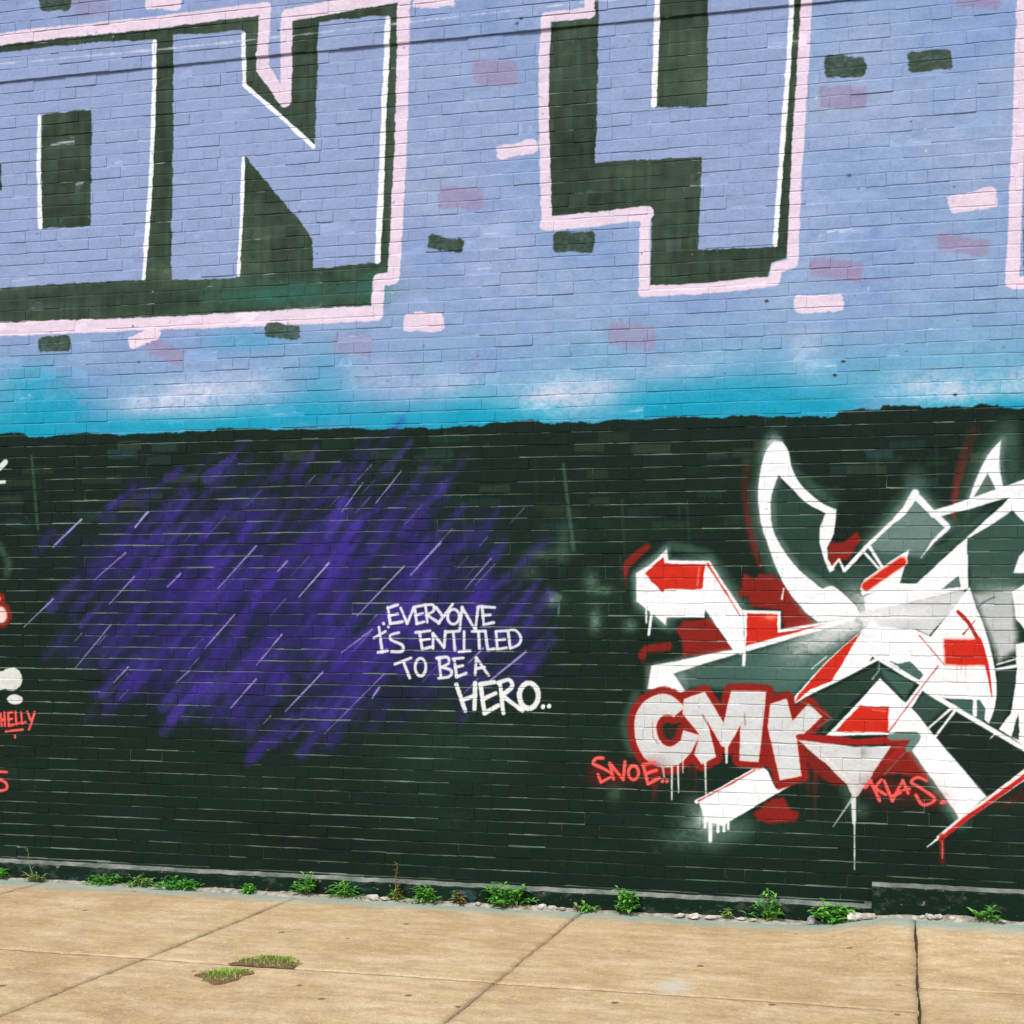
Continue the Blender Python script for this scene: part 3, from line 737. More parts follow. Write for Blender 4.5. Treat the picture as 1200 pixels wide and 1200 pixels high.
def mat_mortar():
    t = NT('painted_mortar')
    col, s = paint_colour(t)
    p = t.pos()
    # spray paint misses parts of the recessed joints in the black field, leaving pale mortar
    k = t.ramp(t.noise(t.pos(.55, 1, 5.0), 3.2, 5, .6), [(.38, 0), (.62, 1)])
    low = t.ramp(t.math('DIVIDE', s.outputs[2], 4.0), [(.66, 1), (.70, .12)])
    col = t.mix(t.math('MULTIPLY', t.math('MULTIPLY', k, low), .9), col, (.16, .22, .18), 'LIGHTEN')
    hi = t.ramp(t.noise(t.pos(.8, 1, 6.0), 4.7, 4, .6), [(.58, 0), (.72, .5)])  # pale upper joint lines: lit lower brick edges put into the mortar colour
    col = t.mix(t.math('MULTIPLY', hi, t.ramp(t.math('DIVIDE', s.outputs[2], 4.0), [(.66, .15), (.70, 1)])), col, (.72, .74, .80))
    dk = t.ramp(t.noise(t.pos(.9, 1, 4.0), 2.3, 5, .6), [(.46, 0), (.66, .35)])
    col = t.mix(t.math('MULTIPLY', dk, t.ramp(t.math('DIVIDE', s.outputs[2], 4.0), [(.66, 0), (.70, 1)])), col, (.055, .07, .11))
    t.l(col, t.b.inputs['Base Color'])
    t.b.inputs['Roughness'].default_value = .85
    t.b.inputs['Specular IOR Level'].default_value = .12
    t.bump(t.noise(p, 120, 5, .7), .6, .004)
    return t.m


def mat_concrete():
    t = NT('tan_concrete')
    p = t.pos()
    s = t.n('ShaderNodeSeparateXYZ')
    t.l(p, s.inputs[0])
    c = t.ramp(t.noise(p, 1.3, 6, .6), [(.30, (.34, .235, .118)), (.5, (.43, .32, .178)), (.70, (.50, .395, .245))])
    c = t.mix(t.math('MULTIPLY', t.ramp(t.noise(t.pos(1, 2.2, 1), 5, 5, .65), [(.38, 1), (.60, 0)]), .5), c, (.25, .165, .082))
    c = t.mix(t.ramp(t.noise(p, 34, 4, .7), [(.57, 0), (.70, .7)]), c, (.58, .46, .30))
    c = t.mix(t.ramp(t.noise(p, 75, 3, .7), [(.56, 0), (.70, .75)]), c, (.17, .115, .062))
    c = t.mix(t.ramp(t.noise(t.pos(1, 1.6, 1), 2.6, 5, .7), [(.50, 0), (.66, .55)]), c, (.52, .42, .28))
    # gum spots and old stains
    vo = t.n('ShaderNodeTexVoronoi')
    vo.inputs['Scale'].default_value = 4.2
    t.l(t.pos(1, .8, 1), vo.inputs['Vector'])
    wob = t.math('ADD', vo.outputs['Distance'], t.math('MULTIPLY', t.noise(p, 26, 3), .07))
    c = t.mix(t.ramp(wob, [(.09, .9), (.12, 0)]), c, (.11, .075, .045))
    c = t.mix(1.0, c, t.ramp(t.noise(p, 110, 3, .8), [(.36, .80), (.64, 1.16)]), 'MULTIPLY')
    c = t.mix(1.0, c, t.ramp(t.noise(p, 24, 4, .7), [(.34, .88), (.62, 1.06)]), 'MULTIPLY')
    # blue-green overspray along the foot of the wall
    e = t.math('ADD', s.outputs[1], t.math('MULTIPLY', t.math('SUBTRACT', t.noise(p, 5, 5, .6), .5), .34))
    k = t.ramp(e, [(0, 0), (.0, 0)])
    m = t.n('ShaderNodeMapRange')
    m.inputs['From Min'].default_value = -.36
    m.inputs['From Max'].default_value = -.13
    t.l(e, m.inputs['Value'])
    c = t.mix(t.math('MULTIPLY', m.outputs[0], .82), c, (.17, .27, .25))
    # one faded splash of pale blue paint
    gx, gy = groundpt(790, 1156)
    v = t.n('ShaderNodeVectorMath', operation='DISTANCE')
    t.l(t.pos(1, .62, 0), v.inputs[0])
    v.inputs[1].default_value = (gx, gy * .62, 0)
    dd = t.math('ADD', v.outputs['Value'], t.math('MULTIPLY', t.noise(p, 16, 4), .10))
    c = t.mix(t.ramp(dd, [(.08, .55), (.16, 0)]), c, (.40, .42, .38))
    t.l(c, t.b.inputs['Base Color'])
    t.b.inputs['Roughness'].default_value = .88
    t.b.inputs['Specular IOR Level'].default_value = .25
    h = t.math('ADD', t.noise(p, 60, 6, .75), t.math('MULTIPLY', t.noise(p, 9, 4), .8))
    t.bump(h, .7, .006)
    return t.m


def mat_simple(name, c1, c2, scale, rough=.85, bs=.5, bd=.004, trans=0.0):
    t = NT(name)
    p = t.pos()
    c = t.ramp(t.noise(p, scale, 5, .65), [(.3, c1), (.7, c2)])
    t.l(c, t.b.inputs['Base Color'])
    t.b.inputs['Roughness'].default_value = rough
    t.b.inputs['Specular IOR Level'].default_value = .3
    if bs:
        t.bump(t.noise(p, scale * 3, 5, .7), bs, bd)
    if trans:
        tr = t.n('ShaderNodeBsdfTranslucent')
        t.l(c, tr.inputs[0])
        mx = t.n('ShaderNodeMixShader')
        mx.inputs[0].default_value = trans
        t.l(t.b.outputs[0], mx.inputs[1]); t.l(tr.outputs[0], mx.inputs[2])
        t.l(mx.outputs[0], t.t.nodes['Material Output'].inputs[0])
    return t.m


def mat_plinth_top():
    t = NT('weathered_ledge')
    p = t.pos()
    c = t.ramp(t.noise(t.pos(1, 1, 1), 7, 6, .65), [(.3, (.03, .045, .038)), (.50, (.10, .115, .10)), (.72, (.22, .22, .20))])
    c = t.mix(t.ramp(t.noise(p, 40, 4, .7), [(.55, 0), (.7, .6)]), c, (.10, .11, .10))
    t.l(c, t.b.inputs['Base Color'])
    t.b.inputs['Roughness'].default_value = .9
    t.bump(t.noise(p, 60, 6, .7), .6, .005)
    return t.m


def mat_plinth_face():
    t = NT('plinth_face')
    col, s = paint_colour(t)
    p = t.pos()
    col = t.mix(t.ramp(t.noise(t.pos(1, 1, 1.8), 9, 6, .7), [(.54, 0), (.70, .38)]), col, (.11, .125, .105))
    col = t.mix(t.ramp(t.noise(p, 26, 5, .7), [(.62, 0), (.70, .8)]), col, (.27, .24, .18))
    col = t.mix(t.ramp(t.noise(t.pos(1, 1, 2), 4, 5, .6), [(.60, 0), (.72, .6)]), col, (.05, .14, .17))
    t.l(col, t.b.inputs['Base Color'])
    t.b.inputs['Roughness'].default_value = .9
    t.b.inputs['Specular IOR Level'].default_value = .12
    t.bump(t.noise(p, 45, 6, .75), .8, .008)
    return t.m


M_PAINT, M_MORT, M_CONC = mat_paint(), mat_mortar(), mat_concrete()
M_PFACE = mat_plinth_face()
M_LEDGE = mat_plinth_top()
M_SOIL = mat_simple('joint_dirt', (.025, .016, .009), (.07, .045, .024), 30)
M_RIM = mat_simple('crumbled_soil', (.05, .03, .014), (.18, .11, .05), 40)
M_DIRT = mat_simple('wall_foot_dirt', (.09, .08, .055), (.40, .37, .31), 22)
M_ASPH = mat_simple('asphalt', (.035, .035, .036), (.07, .068, .065), 25)
M_KERB = mat_simple('kerb_concrete', (.25, .22, .17), (.38, .34, .27), 8)
M_STONE = mat_simple('pale_rubble', (.22, .20, .17), (.58, .54, .48), 30)
M_LEAF = [mat_simple('leaf_green_a', (.06, .27, .03), (.14, .46, .07), 26, .5, 0, 0, .4),
          mat_simple('leaf_green_b', (.12, .38, .045), (.26, .60, .11), 26, .5, 0, 0, .4),
          mat_simple('leaf_pale', (.16, .24, .06), (.34, .38, .14), 26, .6, 0, 0, .25),
          mat_simple('leaf_russet', (.16, .07, .02), (.27, .13, .04), 26, .6, 0, 0, .2)]
M_STEM = mat_simple('weed_stem', (.10, .12, .04), (.24, .22, .08), 30, .7, 0, 0)
M_GRASS = mat_simple('grass_blade', (.12, .30, .02), (.32, .52, .06), 30, .55, 0, 0, .3)
M_DRY = mat_simple('dry_straw', (.30, .24, .10), (.48, .40, .18), 30, .7, 0, 0, .2)


# ------------------------------------------------------------------ helpers
def mesh_obj(name, verts, faces, mats, parent=None, smooth_=False, midx=None):
    me = bpy.data.meshes.new(name)
    me.from_pydata(verts, [], faces)
    for m in (mats if isinstance(mats, list) else [mats]):
        me.materials.append(m)
    if midx is not None:
        me.polygons.foreach_set('material_index', midx)
    if smooth_:
        me.polygons.foreach_set('use_smooth', [True] * len(faces))
    me.update()
    o = bpy.data.objects.new(name, me)
    COL.objects.link(o)
    o.parent = parent
    return o


def empty(name, loc=(0, 0, 0)):
    o = bpy.data.objects.new(name, None)
    o.empty_display_size = .1
    COL.objects.link(o)
    o.location = loc
    return o


def tag(o, label=None, cat=None, group=None, kind=None):
    for k, v in (('label', label), ('category', cat), ('group', group), ('kind', kind)):
        if v:
            o[k] = v
    return o


def boxmesh(x0, x1, y0, y1, z0, z1):
    v = [(x0, y0, z0), (x1, y0, z0), (x1, y1, z0), (x0, y1, z0), (x0, y0, z1), (x1, y0, z1), (x1, y1, z1), (x0, y1, z1)]
    f = [(0, 1, 5, 4), (1, 2, 6, 5), (2, 3, 7, 6), (3, 0, 4, 7), (4, 5, 6, 7), (3, 2, 1, 0)]
    return v, f


def zg(X, Y):
    """pavement height: it lifts a little towards the stepped end of the wall"""
    a = min(max((X + .50) / .5, 0), 1); a = a * a * (3 - 2 * a)
    b = min(max((Y + 1.3) / 1.25, 0), 1); b = b * b * (3 - 2 * b)
    return .060 * a * b


# ------------------------------------------------------------------ ground, road, kerb, pavement
gv, gf = boxmesh(-300, 300, -300, 300, -.6, -.20)
tag(mesh_obj('ground', gv, gf, M_SOIL), kind='structure')
rv, rf = boxmesh(-150, 150, -13.2, -4.32, -.199, -.15)
tag(mesh_obj('road', rv, rf, M_ASPH), kind='structure')
kv, kf = boxmesh(-150, 150, -4.31, -4.13, -.199, -.004)
tag(mesh_obj('kerb', kv, kf, M_KERB), kind='structure')

XJ = [-11.6, -9.92, -8.26, -6.60, -4.96, -3.315, -1.665, .085, 1.76, 3.42, 5.1]
# bed below the slabs shows as the dark joint filling
nx = 80
bv, bf = [], []
ysb = [.02, -.3, -.7, -1.3, -2.2, -4.12]
for i in range(nx + 1):
    X = XJ[0] + (XJ[-1] - XJ[0]) * i / nx
    for Y in ysb:
        bv.append((X, Y, zg(X, Y) - .022))
for i in range(nx):
    for j in range(len(ysb) - 1):
        a = i * len(ysb) + j
        bf.append((a, a + 1, a + 1 + len(ysb), a + len(ysb)))
pavement = tag(mesh_obj('sidewalk', bv, bf, M_SOIL), kind='structure')


def slab(x0, x1, y0, y1, gap_side, gap_end0, gap_end1):
    """one cast slab, edges crumbled, top slightly uneven"""
    n, m = max(6, int((x1 - x0) / .035)), max(6, int((y1 - y0) / .035))
    vs, fs = [], []
    xa, xb, ya, yb = x0 + gap_side, x1 - gap_side, y0 + gap_end0, y1 - gap_end1
    ph = rng.uniform(0, 9, 4)
    for i in range(n + 1):
        for j in range(m + 1):
            u, v = i / n, j / m
            X = xa + (xb - xa) * u; Y = ya + (yb - ya) * v
            if i in (0, n):
                X += rng.uniform(-.003, .003) + .003 * math.sin(Y * 7 + ph[2])
            if j in (0, m):
                Y += rng.uniform(-.0022, .0022)
            e = min(u * (xb - xa), (1 - u) * (xb - xa), v * (yb - ya), (1 - v) * (yb - ya))
            z = zg(X, Y) + .0025 * math.sin(X * 3.1 + ph[0]) * math.sin(Y * 2.7 + ph[1]) + rng.uniform(-.0005, .0005)
            if e < .001:
                z -= .0015 + rng.uniform(0, .003)
            vs.append((X, Y, z))
    W_ = m + 1
    for i in range(n):
        for j in range(m):
            a = i * W_ + j
            fs.append((a, a + W_, a + W_ + 1, a + 1))
    rim = [i * W_ for i in range(n + 1)] + [n * W_ + j for j in range(1, m + 1)] + [i * W_ + m for i in range(n - 1, -1, -1)] + [j for j in range(m - 1, 0, -1)]
    b0 = len(vs)
    for r in rim:
        x, y, z = vs[r]
        vs.append((x, y, z - .10))
    for k in range(len(rim)):
        k2 = (k + 1) % len(rim)
        fs.append((rim[k2], rim[k], b0 + k, b0 + k2))
    return mesh_obj('slab', vs, fs, M_CONC, pavement, True)


for i in range(len(XJ) - 1):
    x0, x1 = XJ[i], XJ[i + 1]
    yj = -1.42 if x0 > 0 else -1.885
    hair = .0045 if x0 > 0 else .0028
    slab(x0, x1, yj, -.012, .0062, hair, 0)
    slab(x0, x1, yj * 2 if x0 <= 0 else -2.9, yj, .0062, .003, hair)
    slab(x0, x1, -4.12, yj * 2 if x0 <= 0 else -2.9, .0075, .002, .003)

# ------------------------------------------------------------------ the brick wall
wall = empty('brick_wall', (-2.4, 0, 0))
tag(wall, 'tall painted brick wall with giant blue letters above a black graffiti field', 'wall')


def wchild(name, v, f, m, **k):
    o = mesh_obj(name, v, f, m, None, **k)
    o.parent = wall
    o.matrix_parent_inverse = Matrix.Translation((2.4, 0, 0))
    return o


WX0, WX1, WTOP, ZLEDGE = -11.5, 5.0, 6.5, 4.894
STEPX, ZP0, ZP1 = -.134, .112, .226
v, f = boxmesh(WX0, WX1, .0034, .36, -.15, 2.70)
wchild('mortar_bed', v, f, M_MORT)
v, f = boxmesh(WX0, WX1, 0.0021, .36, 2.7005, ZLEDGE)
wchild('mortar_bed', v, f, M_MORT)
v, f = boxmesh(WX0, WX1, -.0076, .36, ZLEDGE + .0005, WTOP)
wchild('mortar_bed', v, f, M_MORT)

# courses, bottom up, so that one joint falls on the stepped course high on the wall
zs = [ZLEDGE]
while zs[-1] > 0:
    z = zs[-1]
    h = .0722 if z > 4.1 else (.0698 if z > 2.75 else .0678)
    zs.append(z - h)
zs = zs[::-1]
while zs[-1] < WTOP - .05:
    zs.append(zs[-1] + .0722)


def brick_mesh(seed, L, H, simple=False):
    """front arrises worn and chamfered; back edge buried in the mortar bed. origin at the middle of the front face"""
    r = np.random.default_rng(seed)
    l, h = L / 2, H / 2
    c = .0022
    q = lambda s: r.uniform(-s, s)
    vs, fs = [], []
    nseg = 1 if simple else 3
    xs = [-l + 2 * l * k / nseg for k in range(nseg + 1)]
    ring = []
    for zz in (-h, h):
        row = []
        for k, x in enumerate(xs):
            sx = -1 if k == 0 else (1 if k == nseg else 0)
            row.append((x, zz + q(.0012), sx, -1 if zz < 0 else 1))
        ring.append(row)
    pts = ring[0] + ring[1][::-1]
    n = len(pts)
    for x, z, sx, sz in pts:                                  # back edge
        vs.append((x, .022, z))
    for x, z, sx, sz in pts:                                  # shoulder
        vs.append((x + q(.0006), .0020 + q(.0006), z))
    for x, z, sx, sz in pts:                                  # front face rim
        vs.append((x - sx * c * r.uniform(.1, .7), q(.0006), z - sz * c * r.uniform(.7, 1.6)))
    for k in range(n):
        k2 = (k + 1) % n
        fs.append((k, k2, n + k2, n + k))
        fs.append((n + k, n + k2, 2 * n + k2, 2 * n + k))
    for k in range(nseg):
        fs.append((2 * n + k, 2 * n + k + 1, 2 * n + n - 2 - k, 2 * n + n - 1 - k))
    return vs, fs


BL = .2135
JW = .0062
JV = .0014


def proj_area(X, Z):
    d = np.array([X, DIST, Z - EYE])
    zc = d[0] * AX[2] + d[1] * BX[2] + d[2] * UX[2]
    xc = d[0] * AX[0] + d[1] * BX[0] + d[2] * UX[0]
    yc = d[0] * AX[1] + d[1] * BX[1] + d[2] * UX[1]
    px, py = PX + F * xc / zc, PY + F * yc / zc
    return px, py, 1 / zc


bricks = []
for k in range(len(zs) - 1):
    z0, z1 = zs[k], zs[k + 1]
    zc, H = (z0 + z1) / 2, z1 - z0 - JW
    off = (0 if k % 2 else .5) * BL + rng.uniform(-.012, .012)
    x = WX0 + off - BL
    near = True
    header = (k % 6 == 3)
    while x < WX1:
        Lb = (BL if not header else BL * .5) * rng.uniform(.975, 1.025)
        xc = x + Lb / 2
        if -8.2 < xc < 3.2:
            pl = ZP1 if xc > STEPX else ZP0
            if zc + H / 2 > pl - .03:
                yo = (-.011 if z0 >= ZLEDGE - .001 else 0.0) + float(np.clip(rng.normal(0, .0011), -.0026, .0026))
                fill = .5 + .5 * math.sin(xc * 1.7 + 3 * math.sin(zc * 1.1)) * math.sin(zc * 2.3 + 2 * math.sin(xc * .8))
                hh = H + JW * (fill * .45 + rng.uniform(-.45, .45))
                bricks.append((xc, yo, zc + rng.uniform(-.0012, .0012), Lb - JV * (rng.uniform(-.6, .7) if rng.random() < .84 else rng.uniform(1.2, 2.4)), hh))
        x += Lb

inview = []
for i, (X, Y, Z, L, H) in enumerate(bricks):
    px, py, s = proj_area(X, Z)
    if 12 < px < 1188 and 8 < py < 1180 and L > .15:
        inview.append((s, i))
inview.sort(reverse=True)
single = set(i for s, i in inview[:300])
variants = []
for s in range(14):
    v, f = brick_mesh(100 + s, BL - JV, .0618)
    me = bpy.data.meshes.new('brick')
    me.from_pydata(v, [], f)
    me.materials.append(M_PAINT)
    variants.append(me)
PINV = Matrix.Translation((2.4, 0, 0))
SV, SF = [], []
for i, (X, Y, Z, L, H) in enumerate(bricks):
    if i in single:
        o = bpy.data.objects.new('brick', variants[i % 14])
        COL.objects.link(o)
        o.parent = wall
        o.matrix_parent_inverse = PINV
        o.location = (X, Y, Z)
        o.scale = (L / (BL - JV), 1, H / .0618)
        o.rotation_euler = (rng.uniform(-.012, .012), rng.uniform(-.003, .003), rng.uniform(-.006, .006))
    else:
        px, py, s = proj_area(X, Z)
        v, f = brick_mesh(1000 + i, L, H, simple=not (-60 < px < 1260 and -60 < py < 1260))
        b0 = len(SV)
        ta, tb = rng.uniform(-.012, .012), rng.uniform(-.006, .006)
        SV += [(X + a, Y + b + c * ta + a * tb, Z + c) for a, b, c in v]
        SF += [tuple(b0 + q for q in face) for face in f]
tag(wchild('brick_courses', SV, SF, M_PAINT), kind='stuff')


def plinth(x0, x1, ztop, proud, seed):
    """projecting base course: painted face, weathered sloping top"""
    r = np.random.default_rng(seed)
    n = int((x1 - x0) / .045)
    vs, fs, mi = [], [], []
    for i in range(n + 1):
        X = x0 + (x1 - x0) * i / n
        j1, j2 = r.uniform(-.0035, .0035), r.uniform(-.004, .004)
        vs += [(X, .003, ztop + .004 + j1 * .5), (X, -proud + .006 + j2, ztop - .016 + j1), (X, -proud + j2 * .6, ztop - .024 + j1), (X, -proud - .004 + j2 * .5, -.12)]
    for i in range(n):
        a = i * 4
        for k in range(3):
            fs.append((a + k, a + k + 1, a + k + 5, a + k + 4))
            mi.append(0 if k == 0 else 1)
    e = len(vs)
    for a in (0, n * 4):
        X = vs[a][0]
        b = len(vs)
        vs += [(X, .003, -.12)]
        fs.append((a, a + 1, a + 2, a + 3, b)); mi.append(1)
    return wchild('plinth', vs, fs, [M_LEDGE, M_PFACE], midx=mi)


plinth(WX0, STEPX - .001, ZP0, .042, 3)
plinth(STEPX, WX1, ZP1, .040, 4)

# ------------------------------------------------------------------ dirt along the wall foot
n = 420
vs, fs = [], []
r = np.random.default_rng(21)
wv = np.interp(np.arange(n + 1), np.arange(0, n + 1, 6), r.random(n // 6 + 1))
wv2 = np.interp(np.arange(n + 1), np.arange(0, n + 1, 14), r.random(n // 14 + 1))
for i in range(n + 1):
    X = -8.5 + 12.0 * i / n
    w = .035 + .05 * wv[i] * wv2[i] + .035 * wv2[i]
    if X > -.05:
        w *= .6
    h = .008 + .020 * wv[i] * wv2[i]
    for k, (a, b) in enumerate(((0, 1.0), (.35, .9), (.7, .45), (1.0, -.3))):
        Y = -.036 - a * w
        vs.append((X + r.uniform(-.006, .006), Y + r.uniform(-.004, .004), zg(X, Y) + h * b * r.uniform(.7, 1.3) + .001))
for i in range(n):
    for k in range(3):
        a = i * 4 + k
        fs.append((a, a + 1, a + 5, a + 4))
tag(mesh_obj('dirt_strip', vs, fs, M_DIRT, smooth_=True), kind='structure')


# ------------------------------------------------------------------ weeds
def leaf(vs, fs, base, d, up, L, W, bend):
    d = d.normalized(); side = d.cross(up)
    if side.length < 1e-4:
        side = Vector((1, 0, 0))
    side.normalize(); nrm = side.cross(d).normalized()
    b0 = len(vs)
    for t, w, z in ((0, .12, 0), (.35, 1.0, .10), (.7, .75, .04), (1, 0, -.22)):
        c = base + d * (L * t) + nrm * (L * bend * (z - .35 * t * t))
        if w == 0:
            vs.append(tuple(c))
        else:
            vs.append(tuple(c - side * W * w * .5 + nrm * W * .12)); vs.append(tuple(c)); vs.append(tuple(c + side * W * w * .5 + nrm * W * .12))
    for k in range(2):
        a = b0 + k * 3
        fs.append((a, a + 1, a + 4, a + 3)); fs.append((a + 1, a + 2, a + 5, a + 4))
    a = b0 + 6
    fs.append((a, a + 1, b0 + 9)); fs.append((a + 1, a + 2, b0 + 9))


def tube(vs, fs, pts, r0, r1, n=5):
    b0 = len(vs)
    m = len(pts)
    for i, p in enumerate(pts):
        rr = r0 + (r1 - r0) * i / (m - 1)
        for k in range(n):
            a = 2 * math.pi * k / n
            vs.append((p[0] + rr * math.cos(a), p[1] + rr * math.sin(a), p[2]))
    for i in range(m - 1):
        for k in range(n):
            a = b0 + i * n + k; b = b0 + i * n + (k + 1) % n
            fs.append((a, b, b + n, a + n))


def weed(px, wpx, hpx, seed, label, mats=(0, 1), tall=0.0, dens=1.0, lw=1.0, name='weed', bare=False, group=None):
    r = random.Random(seed)
    X = wallpt(px, 1050)[0]
    Y = -.062 - r.uniform(.0, .02)
    root = empty(name, (X, Y, zg(X, Y)))
    tag(root, label, 'weed', group)
    W, H = wpx * 1.05 / 213.0, hpx * 1.0 / 213.0
    ls = r.uniform(.62, 1.1)
    lw *= r.uniform(.6, 1.15)
    sv, sf, lv, lf, lm = [], [], [], [], []
    ns = max(5, int(wpx * .55 * dens))
    for s in range(ns):
        an = r.uniform(0, 2 * math.pi)
        reach = W * .5 * r.uniform(.15, 1.0) * (1.5 if r.random() < .2 else 1)
        tip = Vector((math.cos(an) * reach, math.sin(an) * reach * .45 - .012, H * r.uniform(.3, 1.1) * max(.25, 1 - .4 * (reach / (W * .5)) ** 2)))
        p0 = Vector((tip.x * .22 + r.uniform(-.01, .01), tip.y * .2, -.012))
        mid = p0.lerp(tip, .5) + Vector((0, 0, H * .14))
        pts = [p0, p0.lerp(mid, .6), mid, tip]
        tube(sv, sf, pts, .0016, .0007)
        nl = r.randint(6, 9)
        for k in range(nl):
            t = .25 + .75 * (k + .5) / nl
            b = mid.lerp(tip, (t - .5) * 2) if t > .5 else p0.lerp(mid, t * 2)
            a2 = r.uniform(0, 2 * math.pi)
            d = Vector((math.cos(a2), math.sin(a2) * .8, r.uniform(-.1, .8)))
            f0 = len(lf)
            LL = ls * r.uniform(.022, .050) * (.75 + .5 * min(1, H / .12))
            leaf(lv, lf, b, d, Vector((0, 0, 1)), LL, LL * r.uniform(.30, .48) * lw, r.uniform(.2, .6))
            mm = 0 if r.random() < .55 else 1
            lm += [mm] * (len(lf) - f0)
    if tall:
        T = tall / 213.0
        lean = r.uniform(-.03, .03)
        if bare:
            lean = -.055
        pts = [Vector((lean * t + .006 * math.sin(7 * t + 1), -.005 - .01 * t, T * t - .01)) for t in (0, .15, .3, .45, .6, .75, .9, 1.0)]
        tube(sv, sf, pts, .0034, .0016)
        for k in range(26 if not bare else 12):
            t = r.uniform(.2, 1) if not bare else (r.uniform(.85, 1) if k < 7 else r.uniform(.2, .8))
            b = Vector((lean * t, -.005 - .01 * t, T * t))
            a2 = r.uniform(0, 2 * math.pi)
            f0 = len(lf)
            LL = r.uniform(.016, .034) if not bare else r.uniform(.012, .022)
            leaf(lv, lf, b, Vector((math.cos(a2), math.sin(a2), r.uniform(.1, .9))), Vector((0, 0, 1)), LL, LL * .32, .3)
            lm += [1] * (len(lf) - f0)
    mesh_obj('stem', sv, sf, M_STEM, root)
    mesh_obj('foliage', lv, lf, [M_LEAF[mats[0]], M_LEAF[mats[1]]], root, midx=lm)
    return root


for a in ((9, 17, 15, 1, 'tiny green weed in the angle below the red signature', (0, 1)),
          (50, 26, 12, 2, 'dry yellow weed with one tall thin bare stalk against the wall', (2, 2), 44, .8, 1, 'dry_weed', True),
          (128, 52, 16, 3, 'low dark green weed patch with blue paint dust beside the dry stalk', (0, 0)),
          (172, 40, 18, 4, 'small weed with a few yellowish leaves between two low dark patches', (0, 2)),
          (214, 60, 15, 5, 'wide flat dark green weed mat hugging the base ledge', (0, 0)),
          (298, 30, 11, 6, 'thin flat weed just short of the bushy weed at the slab joint', (0, 1)),
          (364, 40, 32, 7, 'spiky upright green weed rooted where the long diagonal slab joint meets the wall', (0, 1)),
          (409, 34, 20, 8, 'rounded green weed next to the long pale stone chip', (0, 1)),
          (470, 28, 18, 9, 'weed with tall seedy spike and reddish foot below the painted word at the purple field', (1, 3), 46),
          (506, 38, 24, 10, 'rounded leafy green weed beside the reddish one', (0, 1)),
          (543, 20, 19, 11, 'small russet and yellow withered weed', (3, 2)),
          (600, 62, 29, 12, 'broadest dense bright green weed clump at the wall foot', (0, 1), 0, 1.2),
          (690, 26, 12, 13, 'scrappy yellow green weed at the top of the middle slab joint', (1, 2)),
          (737, 34, 34, 14, 'upright bright green weed standing alone below the small salmon signature', (0, 1), 0, 1.1),
          (855, 20, 14, 15, 'small pale dusty weed on the white rubble', (2, 1)),
          (904, 36, 36, 16, 'tall tufted green weed below the red blob of paint', (0, 1), 0, 1.1),
          (975, 54, 25, 17, 'sprawling green weed with pale tips spilling over the pavement edge', (1, 0), 0, 1.1),
          (1156, 28, 20, 18, 'small star shaped weed in front of the taller base step', (0, 1), 0, .7, 1.2)):
    weed(*a[:4], label=a[4], mats=a[5], tall=a[6] if len(a) > 6 else 0, dens=a[7] if len(a) > 7 else 1, lw=a[8] if len(a) > 8 else 1, name=a[9] if len(a) > 9 else 'weed', bare=a[10] if len(a) > 10 else False)


# ------------------------------------------------------------------ grass growing in two broken spots of the slab
def grass_patch(px, py, wpx, dpx, seed, label, ang):
    r = random.Random(seed)
    X, Y = groundpt(px, py)
    root = empty('grass_patch', (X, Y, zg(X, Y)))
    tag(root, label, 'grass')
    W = wpx / 225.0
    D = dpx / 225.0 / .185
    pv = [(0, 0, .0075)]
    pf = []
    N = 30
    for ring, zz in ((.55, .0065), (1.0, .0015)):
        for k in range(N):
            a = 2 * math.pi * k / N
            q = ring * (1 + .22 * math.sin(3 * a + seed) + .12 * math.sin(7 * a + 2 * seed) + r.uniform(-.06, .06))
            pv.append((math.cos(a) * W * .47 * q, math.sin(a) * D * .46 * q - D * .07, zz + r.uniform(-.001, .001)))
    for k in range(N):
        k2 = (k + 1) % N
        pf.append((0, 1 + k, 1 + k2))
        pf.append((1 + k, 1 + N + k, 1 + N + k2, 1 + k2))
    mesh_obj('soil', pv, pf, M_RIM, root)
    gv_, gf_, gm = [], [], []
    for k in range(520):
        a = r.uniform(0, 2 * math.pi); q = math.sqrt(r.random())
        x = math.cos(a) * W * .5 * q * (1 + .15 * math.sin(3 * a + seed)); y = math.sin(a) * D * .42 * q
        h = r.uniform(.010, .040) * (1.15 - .75 * q)
        a2 = r.uniform(0, 2 * math.pi); lx, ly = math.cos(a2) * h * r.uniform(.2, .9), math.sin(a2) * h * r.uniform(.2, .9)
        w = r.uniform(.0014, .0026)
        px_, py_ = -math.sin(a2) * w, math.cos(a2) * w
        b = len(gv_)
        gv_ += [(x - px_, y - py_, .003), (x + px_, y + py_, .003), (x + lx * .4 - px_ * .8, y + ly * .4 - py_ * .8, h * .65), (x + lx * .4 + px_ * .8, y + ly * .4 + py_ * .8, h * .65), (x + lx, y + ly, h * r.uniform(.75, 1.0))]
        gf_ += [(b, b + 1, b + 3, b + 2), (b + 2, b + 3, b + 4)]
        gm += [1 if r.random() < .16 + .35 * (q > .8) else 0] * 2
    mesh_obj('grass_blades', gv_, gf_, [M_GRASS, M_DRY], root, midx=gm)
    root.rotation_euler = (0, 0, ang)


grass_patch(317, 1127, 70, 11, 3, 'long thin strip of bright grass filling a crack in the slab', .0)
grass_patch(265, 1143, 50, 13, 5, 'short rounded tuft of grass with a brown soil rim in the slab', .0)


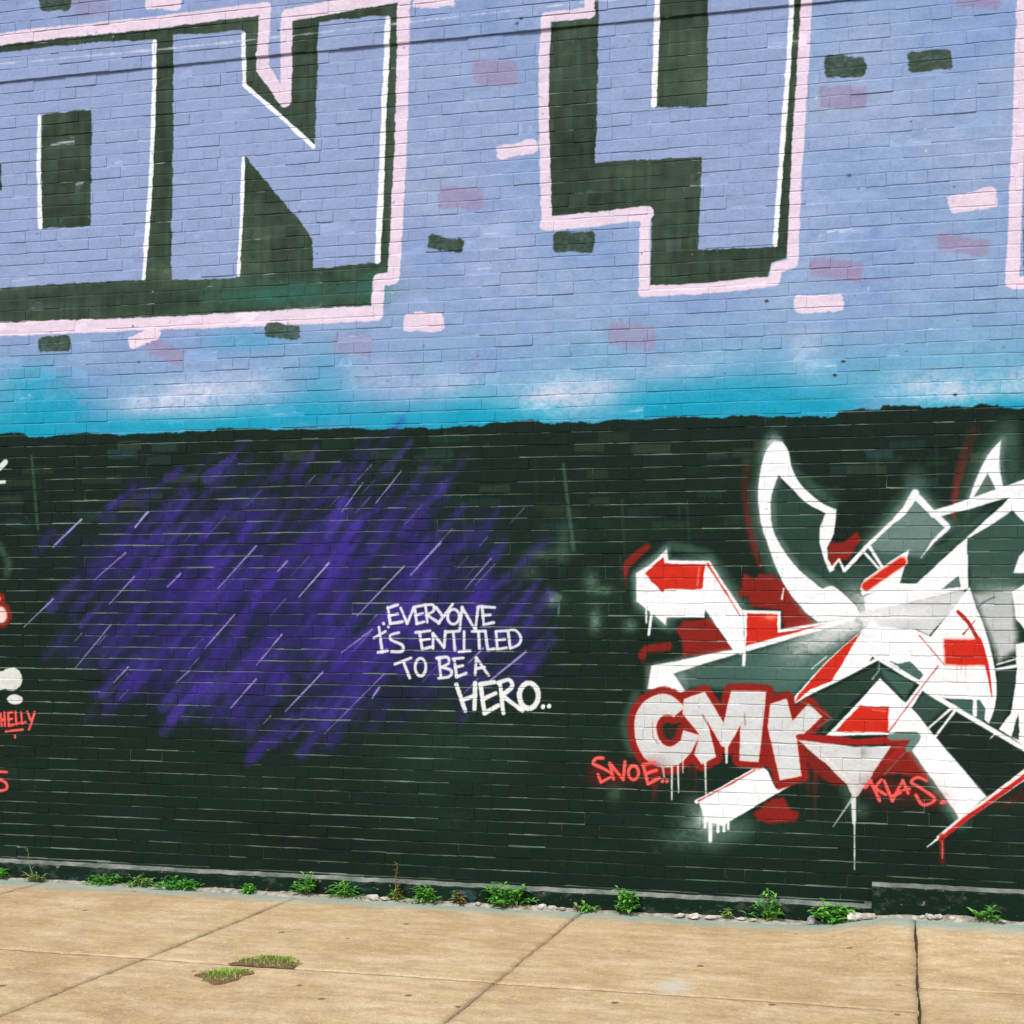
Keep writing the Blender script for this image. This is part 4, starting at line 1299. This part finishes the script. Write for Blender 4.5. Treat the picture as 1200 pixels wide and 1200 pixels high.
# ------------------------------------------------------------------ rubble chips at the wall foot
def chip(px, back, size, flat, seed, label, group=None):
    r = random.Random(seed)
    bm = bmesh.new()
    bmesh.ops.create_icosphere(bm, subdivisions=2, radius=1)
    ph = [r.uniform(0, 6) for _ in range(3)]
    for v in bm.verts:
        d = 1 + r.uniform(-.12, .12) + .22 * math.sin(3 * v.co.x + ph[0]) * math.cos(4 * v.co.y + ph[1]) - .18 * (v.co.x > .55) * (ph[2] > 3)
        v.co = Vector((v.co.x * size * .5 * d, v.co.y * size * .36 * d, max(v.co.z, -.6) * size * flat * .5 * d))
    me = bpy.data.meshes.new('stone_chip')
    bm.to_mesh(me); bm.free()
    me.materials.append(M_STONE)
    o = bpy.data.objects.new('stone_chip', me)
    COL.objects.link(o)
    X = wallpt(px, 1060)[0]; Y = -.05 - back
    o.location = (X, Y, zg(X, Y) + size * flat * .26 + .008)
    o.rotation_euler = (r.uniform(-.2, .2), r.uniform(-.25, .25), r.uniform(-.6, .6))
    tag(o, label, 'stone', group)


chip(444, .030, .085, .38, 1, 'long flat pale stone chip beside the rounded weed')
chip(458, .034, .060, .40, 2, 'shorter pale chip lying against the weed with the tall spike')
chip(565, .035, .034, .7, 3, 'small white pebble between the russet weed and the broadest clump')
for i, (px, sz, lb) in enumerate(((640, .06, 'largest of three pale crumbly chips beside the broadest weed clump'), (652, .05, 'middle one of three pale crumbly chips by the broadest weed clump'), (664, .04, 'smallest of three pale chips, the one closest to the middle slab joint'))):
    chip(px, .03 + .006 * i, sz, .55, 10 + i, lb, 'chips beside the middle joint')
for i, (px, sz, lb) in enumerate(((800, .07, 'flat mortar scrap farthest from the pale dusty weed'), (818, .08, 'largest flat whitish mortar scrap, between two others near the dusty weed'), (836, .07, 'flat mortar scrap almost touching the pale dusty weed'),
                                  (872, .06, 'flat mortar scrap between the dusty weed and the tall tufted weed'), (884, .05, 'small mortar scrap at the foot of the tall tufted weed'))):
    chip(px, .035 + .005 * (i % 3), sz, .32, 20 + i, lb, 'mortar scraps by the dusty weed')
chip(952, .03, .05, 1.1, 30, 'upright whitish stub next to the sprawling weed')
chip(1003, .045, .09, .55, 40, 'big chunky pale stone pressed against the sprawling weed')
chip(1018, .045, .07, .55, 41, 'tapered pale stone at the corner of the base step')
for i, (px, sz, lb) in enumerate(((1081, .03, 'tiny white pebble at the end of the row nearest the slab joint'), (1090, .05, 'white pebble second from the slab joint in the short row'), (1099, .055, 'biggest white pebble of the short row before the taller base step'), (1116, .038, 'white pebble set a little apart from the short row'))):
    chip(px, .022, sz, .6, 50 + i, lb, 'white pebbles by the base step')
chip(1174, .022, .035, .5, 60, 'lone grey white pebble beyond the star shaped weed')
